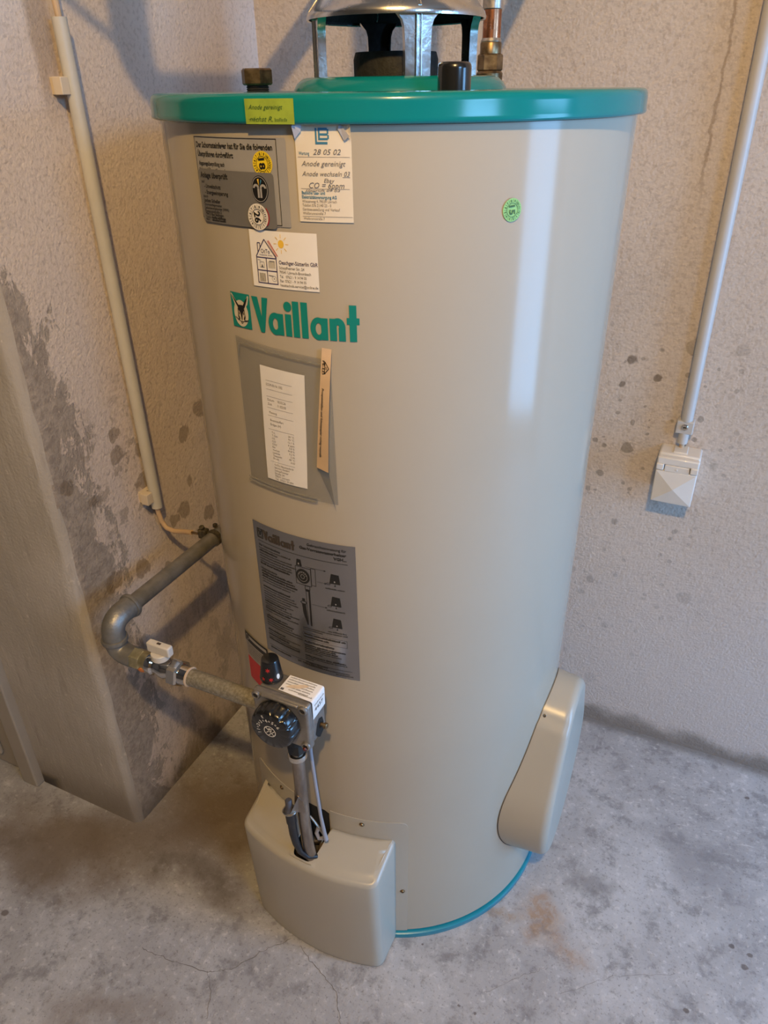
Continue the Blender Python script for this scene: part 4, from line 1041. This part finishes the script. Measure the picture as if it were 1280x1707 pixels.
# paper label folded over the top and right side of the control
mb = MB(); mb.keep = True; ztop = .6472; xs_ = .0337
mb.add([(-.0225, -.3655, ztop), (xs_-.003, -.3680, ztop), (xs_-.003, -.3335, ztop), (-.0220, -.3335, ztop), (xs_-.0008, -.3682, ztop-.0009), (xs_-.0008, -.3335, ztop-.0009), (xs_, -.3680, ztop-.003), (xs_, -.3335, ztop-.003), (xs_, -.3680, .6140), (xs_, -.3345, .6150)],
       [(0, 1, 2, 3), (1, 4, 5, 2), (4, 6, 7, 5), (6, 8, 9, 7)])
ls_ = mb.build('control_label', 'paper_white', gc, smooth=60.); lab(ls_, 'white paper label folded over the edge')
Q = Print()
for k in range(6): Q.words(.003+(.010 if k > 3 else 0), .0270-.0046*k, .046, .0026, 400+k, .95 if k < 4 else .7)
Q.frame(.0010, .0010, .0060, .0050, .0012); Q.rect(.002, .002, .005, .004); Q.words(.030, .002, .022, .0024, 420, 1)
Q.build('printing', 'ink_grey', ls_, lambda u, v: (-.0215+u*.98, -.3650+v, ztop+.0004))
Q = Print(); Q.text('4437', .0040, -.0190, .0070, .0230, .01); Q.words(.004, -.0085, .026, .0026, 430, 1)
Q.build('printing', 'ink_grey', ls_, lambda u, v: (xs_+.0004, -.3670+u, .6440+v))
Q = Print(); Q.poly([(.006, .0075), (.014, .0085), (.020, .0105), (.026, .0120), (.033, .0170), (.037, .0215), (.031, .0225), (.024, .0200), (.017, .0165), (.011, .0140)]); o_ = Q.build('water_stain', 'stain_tan', ls_, lambda u, v: (-.0215+u, -.3650+v, ztop+.0007))
Q = Print(); Q.poly([(.0040, .006), (.0080, -.002), (.0150, -.0085), (.0260, -.0030), (.0270, .0120), (.0240, .0235), (.0160, .0270), (.0100, .0220)])
rcs = Q.build('recess_shade', 'cavity_shade', gc, lambda u, v: (.0320, -.3660+u, .5720+v))  # flat black polygon painted as the shade inside the recess
MB().lathe([(.0032, 0), (.0032, .006), (.0046, .0065), (.0046, .0105), (.0036, .0115), (.002, .0115)], (.0312, -.3470, .5850), (1, 0, 0), 16).build('adjusting_screw', 'brass_dull', gc)
tx, ty = -.0082, -.355
MB().lathe([(.0175, .545), (.0185, .549), (.0185, .566)], (tx, ty, 0), n=24).build('outlet_collar', 'black_iron', gc)
hexnut(MB(), (tx, ty, .5215), (0, 0, 1), .0270, .0245, .2, .002).build('outlet_nut', 'black_iron', gc, smooth=20.)
MB().lathe([(.0112, .5065), (.0148, .5080), (.0150, .5125), (.0138, .5165), (.0115, .5170)], (tx, ty, 0), n=32).build('lock_ring', 'steel_bright', gc)
MB().tube([(tx, ty, .523), (tx, ty, .45), (tx+.0002, ty, .36), (tx+.002, ty+.001, .30), (tx+.005, ty+.006, .235)], .0098, 24).build('supply_tube', 'steel_tube', gc, smooth=60.)
ic = Vector((-.0225, -.3715, .3960)); ring = MB()
ring.tube([ic+Vector((.0098*math.cos(2*PI*k/24), .0098*math.sin(2*PI*k/24), 0)) for k in range(25)], .0019, 8, False)
ring.build('igniter_ring', 'steel_bright', gc)
br = MB(); A = [(tx-.0095, ty-.004, .432), (tx+.0010, ty-.0105, .428), (ic.x+.0095, ic.y+.0020, .3995), (ic.x+.0060, ic.y-.0070, .3990), (tx+.0070, ty-.0080, .4180), (tx+.0090, ty-.0060, .3900), (tx-.0020, ty-.0108, .3920)]
br.add(A, [(0, 1, 3, 2), (1, 4, 5, 6), (1, 6, 3)]); br.build('bracket', 'steel_tube', gc, smooth=None, solid=.0012)
MB().lathe([(.0090, -.004), (.0090, .002), (.0066, .006), (.0056, .0075), (.0054, .0230), (.0040, .0250)], ic, n=20).build('igniter_cap', 'grey_rubber', gc)
MB().tube([ic, ic+Vector((.0008, .001, -.028)), ic+Vector((.0012, .001, -.030)), ic+Vector((.002, .001, -.055)), ic+Vector((.004, .002, -.080)), ic+Vector((.009, .004, -.103)), ic+Vector((.018, .010, -.119)), ic+Vector((.028, .022, -.128))], [.0082, .0082, .0072, .0070, .0062, .0046, .0042, .0040], 16).build('igniter', 'black_rubber', gc)
MB().tube([(.0045, -.338, .572), (.0036, -.337, .50), (.0068, -.336, .427), (.0110, -.3355, .357), (.0150, -.335, .316), (.0170, -.3345, .300)], [.0030]*4+[.0036, .0042], 12).build('thermocouple_lead', 'wire_grey', gc)
MB().tube([(.0165, -.3345, .305), (.008, -.334, .318), (-.004, -.332, .330), (-.014, -.330, .337)], .0022, 8).build('thermocouple_lead', 'steel_tube', gc)
MB().tube([(.0120, -.3340, .300), (.004, -.336, .297), (-.001, -.334, .306), (.001, -.330, .316)], .0034, 10).build('thermocouple_lead', 'wire_grey', gc)
MB().lathe([(.0015, 0), (.0030, .0010), (.0032, .002), (.0024, .0036), (.0010, .0040)], (.0255, -.3830, .5690), (.3, -1, -.1), 12).build('red_seal', 'seal_red', gc)

# ------------------------------------------------------------------ gas pipe and shut-off valve
XP, ZP1, YP, ZP2 = -.337, .657, -.355, .597
gp = thing('gas_pipe', 'galvanised gas pipe along the left wall turning down through two elbows', 'pipe', (XP, YP, ZP2))
MB().tube([(XP, YB-.001, ZP1), (XP, YP+.030, ZP1)], .0138, 24).build('pipe', 'galvanised', gp, smooth=60.)
MB().tube([(XP, YP+.046, ZP1)]+bend((XP, YP+.046, ZP1), (XP, YP, ZP1), (XP, YP, ZP1-.034), .028)+[(XP, YP, ZP1-.034)], .0182, 24).build('elbow', 'galvanised', gp, smooth=60.)
MB().lathe([(.0150, 0), (.0205, .001), (.0212, .004), (.0205, .0075), (.018, .0085)], (XP, YP+.050, ZP1), (0, -1, 0), 28).build('elbow_collar', 'galvanised', gp)
MB().lathe([(.0180, 0), (.0207, .001), (.0212, .004), (.0207, .007), (.018, .008)], (XP, YP, ZP1-.038), (0, 0, 1), 28).build('elbow_collar', 'galvanised', gp)
MB().tube([(XP, YP, ZP1-.030)]+bend((XP, YP, ZP1-.028), (XP, YP, ZP2), (XP+.04, YP, ZP2), .024)+[(XP+.036, YP, ZP2)], .0172, 24).build('elbow', 'galvanised', gp, smooth=60.)
hexnut(MB(), (XP+.033, YP, ZP2), (1, 0, 0), .0300, .0210, .3, .0015).build('hex_coupling', 'zinc_yellow', gp, smooth=20.)
MB().lathe([(.0158, 0), (.0158, .0125), (.0150, .0135)], (XP+.054, YP, ZP2), (1, 0, 0), 28).build('coupling_sleeve', 'zinc_yellow', gp)
MB().lathe([(.0020, 0), (.0050, .0005), (.0052, .0020), (.002, .003)], (XP+.060, YP-.0140, ZP2-.0050), (.2, -.95, -.25), 12).build('sealant_dab', 'orange_sealant', gp)
p2_ = thing('gas_supply_pipe', 'worn galvanised pipe joining the shut-off valve to the control', 'pipe', (-.12, YP, ZP2))
MB().tube([(-.1935, YP, ZP2), (-.12, YP, ZP2), (-.0545, YP, ZP2)], .0136, 24).build('pipe', 'galvanised_worn', p2_, smooth=60.)
MB().lathe([(.0136, 0), (.0156, .0005), (.0158, .0025), (.0137, .0035)], (-.1940, YP, ZP2), (1, 0, 0), 24).build('hemp_seal', 'hemp', p2_)
gv = thing('gas_valve', 'chrome shut-off valve with a white plastic handle', 'valve', (-.24, YP, ZP2))
MB().lathe([(.0165, 0), (.0172, .002), (.0172, .010), (.0140, .013), (.0135, .018), (.0165, .026), (.0168, .034), (.0140, .041), (.0140, .047)], (XP+.0665, YP, ZP2), (1, 0, 0), 32).build('body', 'chrome', gv, smooth=30.)
MB().lathe([(.0085, 0), (.0085, .024)], (-.2450, YP, ZP2), (0, 0, 1), 20).build('stem', 'chrome', gv)
hexnut(MB(), (-.2265, YP, ZP2), (1, 0, 0), .0385, .0200, .25, .003).build('union_nut', 'chrome', gv, smooth=20.)
MB().lathe([(.0165, 0), (.0160, .003), (.0155, .0135), (.0150, .0140)], (-.2070, YP, ZP2), (1, 0, 0), 32).build('end_sleeve', 'chrome', gv)
hd = MB().lathe([(.0135, .0195), (.0145, .0205), (.0145, .0300), (.0135, .0310)], (-.2450, YP, ZP2), (0, 0, 1), 32).build('handle', 'handle_plastic', gv, smooth=40.)
MB().box((-.2650, YP-.0062, ZP2+.0300), (-.2220, YP+.0062, ZP2+.0480)).build('handle_bar', 'handle_plastic', hd, smooth=30., bevel=.0025)
MB().box((-.2470, YP-.0020, ZP2+.0478), (-.2400, YP+.0020, ZP2+.0484)).build('handle_mark', 'ink_brown', hd, smooth=None)

# ------------------------------------------------------------------ left conduit with earthing wire
lc = thing('cable_conduit', 'grey plastic conduit running down the wall left of the heater', 'conduit', (XL+.02, -.083, .692))
def hollow(p0, p1, r, n=24):
    p0, p1 = Vector(p0), Vector(p1); ax = (p1-p0); L = ax.length
    return MB().lathe([(r-.0012, .002), (r-.0012, 0), (r, 0), (r, L), (r-.0012, L), (r-.0012, L-.004)], p0, ax, n)
hollow((XL+.020, -.0811, .6920), (XL+.020, -.0882, 1.4660), .0102).build('tube', 'pvc_grey', lc, smooth=40.)
for z, y in ((1.385, -.0875), (.7185, -.0815)):
    cl = MB().box((XL-.001, y-.0205, z-.011), (XL+.009, y+.0135, z+.011)).build('wall_clip', 'clip_cream', lc, smooth=30., bevel=.001)
    MB().box((XL+.008, y-.0250, z-.0112), (XL+.0245, y-.0098, z+.0112)).build('clip_jaw', 'clip_cream', cl, smooth=30., bevel=.0012)
    MB().box((XL+.008, y+.0104, z-.0112), (XL+.0225, y+.0132, z+.0112)).build('clip_jaw', 'clip_cream', cl, smooth=30., bevel=.0008)
ew = thing('earthing_wire', 'tan earthing wire curving from the conduit to the pipe clamp', 'wire', (XL+.02, -.081, .69))
MB().tube([(XL+.020, -.0880, 1.455), (XL+.019, -.0890, 1.50), (XL+.017, -.093, 1.60), (XL+.015, -.100, 2.0), (XL+.015, -.105, HC)], .0046, 10).build('upper_cable', 'cable_tan', ew)
wp = [(XL+.020, -.0812, .700), (XL+.0205, -.0812, .680), (XL+.023, -.0805, .662), (XL+.032, -.0795, .647), (XL+.050, -.0795, .644), (XL+.080, -.0830, .652), (XL+.100, -.0870, .658)]
MB().tube(wp, .0048, 12).build('sheath', 'cable_tan', ew, smooth=60.)
MB().tube([(XL+.098, -.0866, .6575), (XL+.112, -.0890, .660), (XL+.124, -.0905, .662)], .0026, 8).build('bare_end', 'brass_dull', ew)
ec = thing('earth_clamp', 'corroded earthing clamp round the galvanised pipe', 'clamp', (XP, -.085, ZP1))
MB().lathe([(.0140, 0), (.0158, .0005), (.0158, .0105), (.0140, .011)], (XP, -.0905, ZP1), (0, 1, 0), 24).build('strap', 'copper_green', ec)
MB().box((XP-.030, -.0945, ZP1-.004), (XP-.012, -.0795, ZP1+.016)).build('clamp_block', 'copper_green', ec, smooth=30., bevel=.003)
MB().lathe([(.0045, 0), (.0050, .002), (.0050, .006), (.003, .007)], (XP-.022, -.0870, ZP1+.0155), (0, -.4, 1), 10).build('clamp_screw', 'copper_green', ec)
MB().lathe([(.0040, 0), (.0046, .002), (.0046, .006), (.003, .007)], (XP-.006, -.0700, ZP1+.0140), (0, .1, 1), 8).build('clamp_screw', 'copper_green', ec)

# ------------------------------------------------------------------ right conduit and socket outlet
rcd = thing('wall_conduit', 'light grey conduit running down the back wall to the socket', 'conduit', (.4155, YB-.013, .78))
yv = YB-.0135
MB().tube([(.4158, yv, .8260), (.4108, yv, 1.437), (.4030, yv, HC)], .0108, 24).build('tube', 'pvc_light', rcd, smooth=60.)
cl = MB().box((.3995, YB-.001, .8010), (.4305, YB-.0230, .8270)).build('wall_clip', 'pvc_light', rcd, smooth=30., bevel=.002)
MB().lathe([(.0064, 0), (.0066, .001), (.0050, .003), (.0030, .0030), (.0026, .0016)], (.4150, YB-.0230, .8150), (0, -1, 0), 18).build('clip_screw', 'steel_bright', cl)
MB().box((.4120, YB-.0262, .8144), (.4180, YB-.0258, .8156)).build('screw_slot', 'ink_black', cl, smooth=None)
hollow((.4155, yv, .7800), (.4158, yv, .8060), .0096).build('lower_sleeve', 'pvc_light', rcd, smooth=40.)
MB().tube([(.4158, yv, .800), (.4160, yv, .780), (.4165, yv, .762)], .0048, 12).build('cable', 'cable_tan', rcd)
so = thing('socket_outlet', 'white surface-mounted socket with a closed pyramid-faced hinged lid', 'socket', (.4175, YB-.03, .668))
X0, X1 = .3797, .4552
MB().box((X0, YB-.047, .6720), (X1, YB+.001, .7680)).build('back_box', 'socket_plastic', so, smooth=30., bevel=.004)
MB().box((X0, YB-.058, .7480), (X1, YB-.046, .7635)).build('hinge_bar', 'socket_plastic', so, smooth=30., bevel=.003)
for a, b_ in ((X0, X0+.0140), (X1-.0140, X1)):
    MB().box((a, YB-.061, .7375), (b_, YB-.046, .7500)).build('hinge_ear', 'socket_plastic', so, smooth=30., bevel=.002)
mb = MB(); xa, xb, za, zb, yb_, yf_ = X0+.0005, X1-.0005, .6680, .7365, YB-.047, YB-.0585
ym = yf_-.0085; xm, zm = (xa+xb)/2, (za+zb)/2
mb.add([(xa, yb_, za), (xb, yb_, za), (xb, yb_, zb), (xa, yb_, zb), (xa, yf_, za), (xb, yf_, za), (xb, yf_, zb), (xa, yf_, zb), (xm, ym, zm)],
       [(0, 3, 2, 1), (0, 1, 5, 4), (1, 2, 6, 5), (2, 3, 7, 6), (3, 0, 4, 7), (4, 5, 8), (5, 6, 8), (6, 7, 8), (7, 4, 8)])
ld = mb.build('hinged_lid', 'socket_plastic', so, smooth=8., bevel=.002)
MB().box((X0+.0155, YB-.0592, .7350), (X1-.0155, YB-.047, .7485)).build('lid_tab', 'socket_plastic', ld, smooth=30., bevel=.0015)
MB().lathe([(.0016, 0), (.0022, .0003), (.0016, .0008)], ((X0+X1)/2, YB-.0592, .7415), (0, -1, 0), 14).build('embossed_mark', 'socket_plastic', ld)
MB().box((.4040, YB-.0400, .7620), (.4300, YB-.004, .7705)).build('cable_inlet', 'socket_plastic', so, smooth=30., bevel=.002)
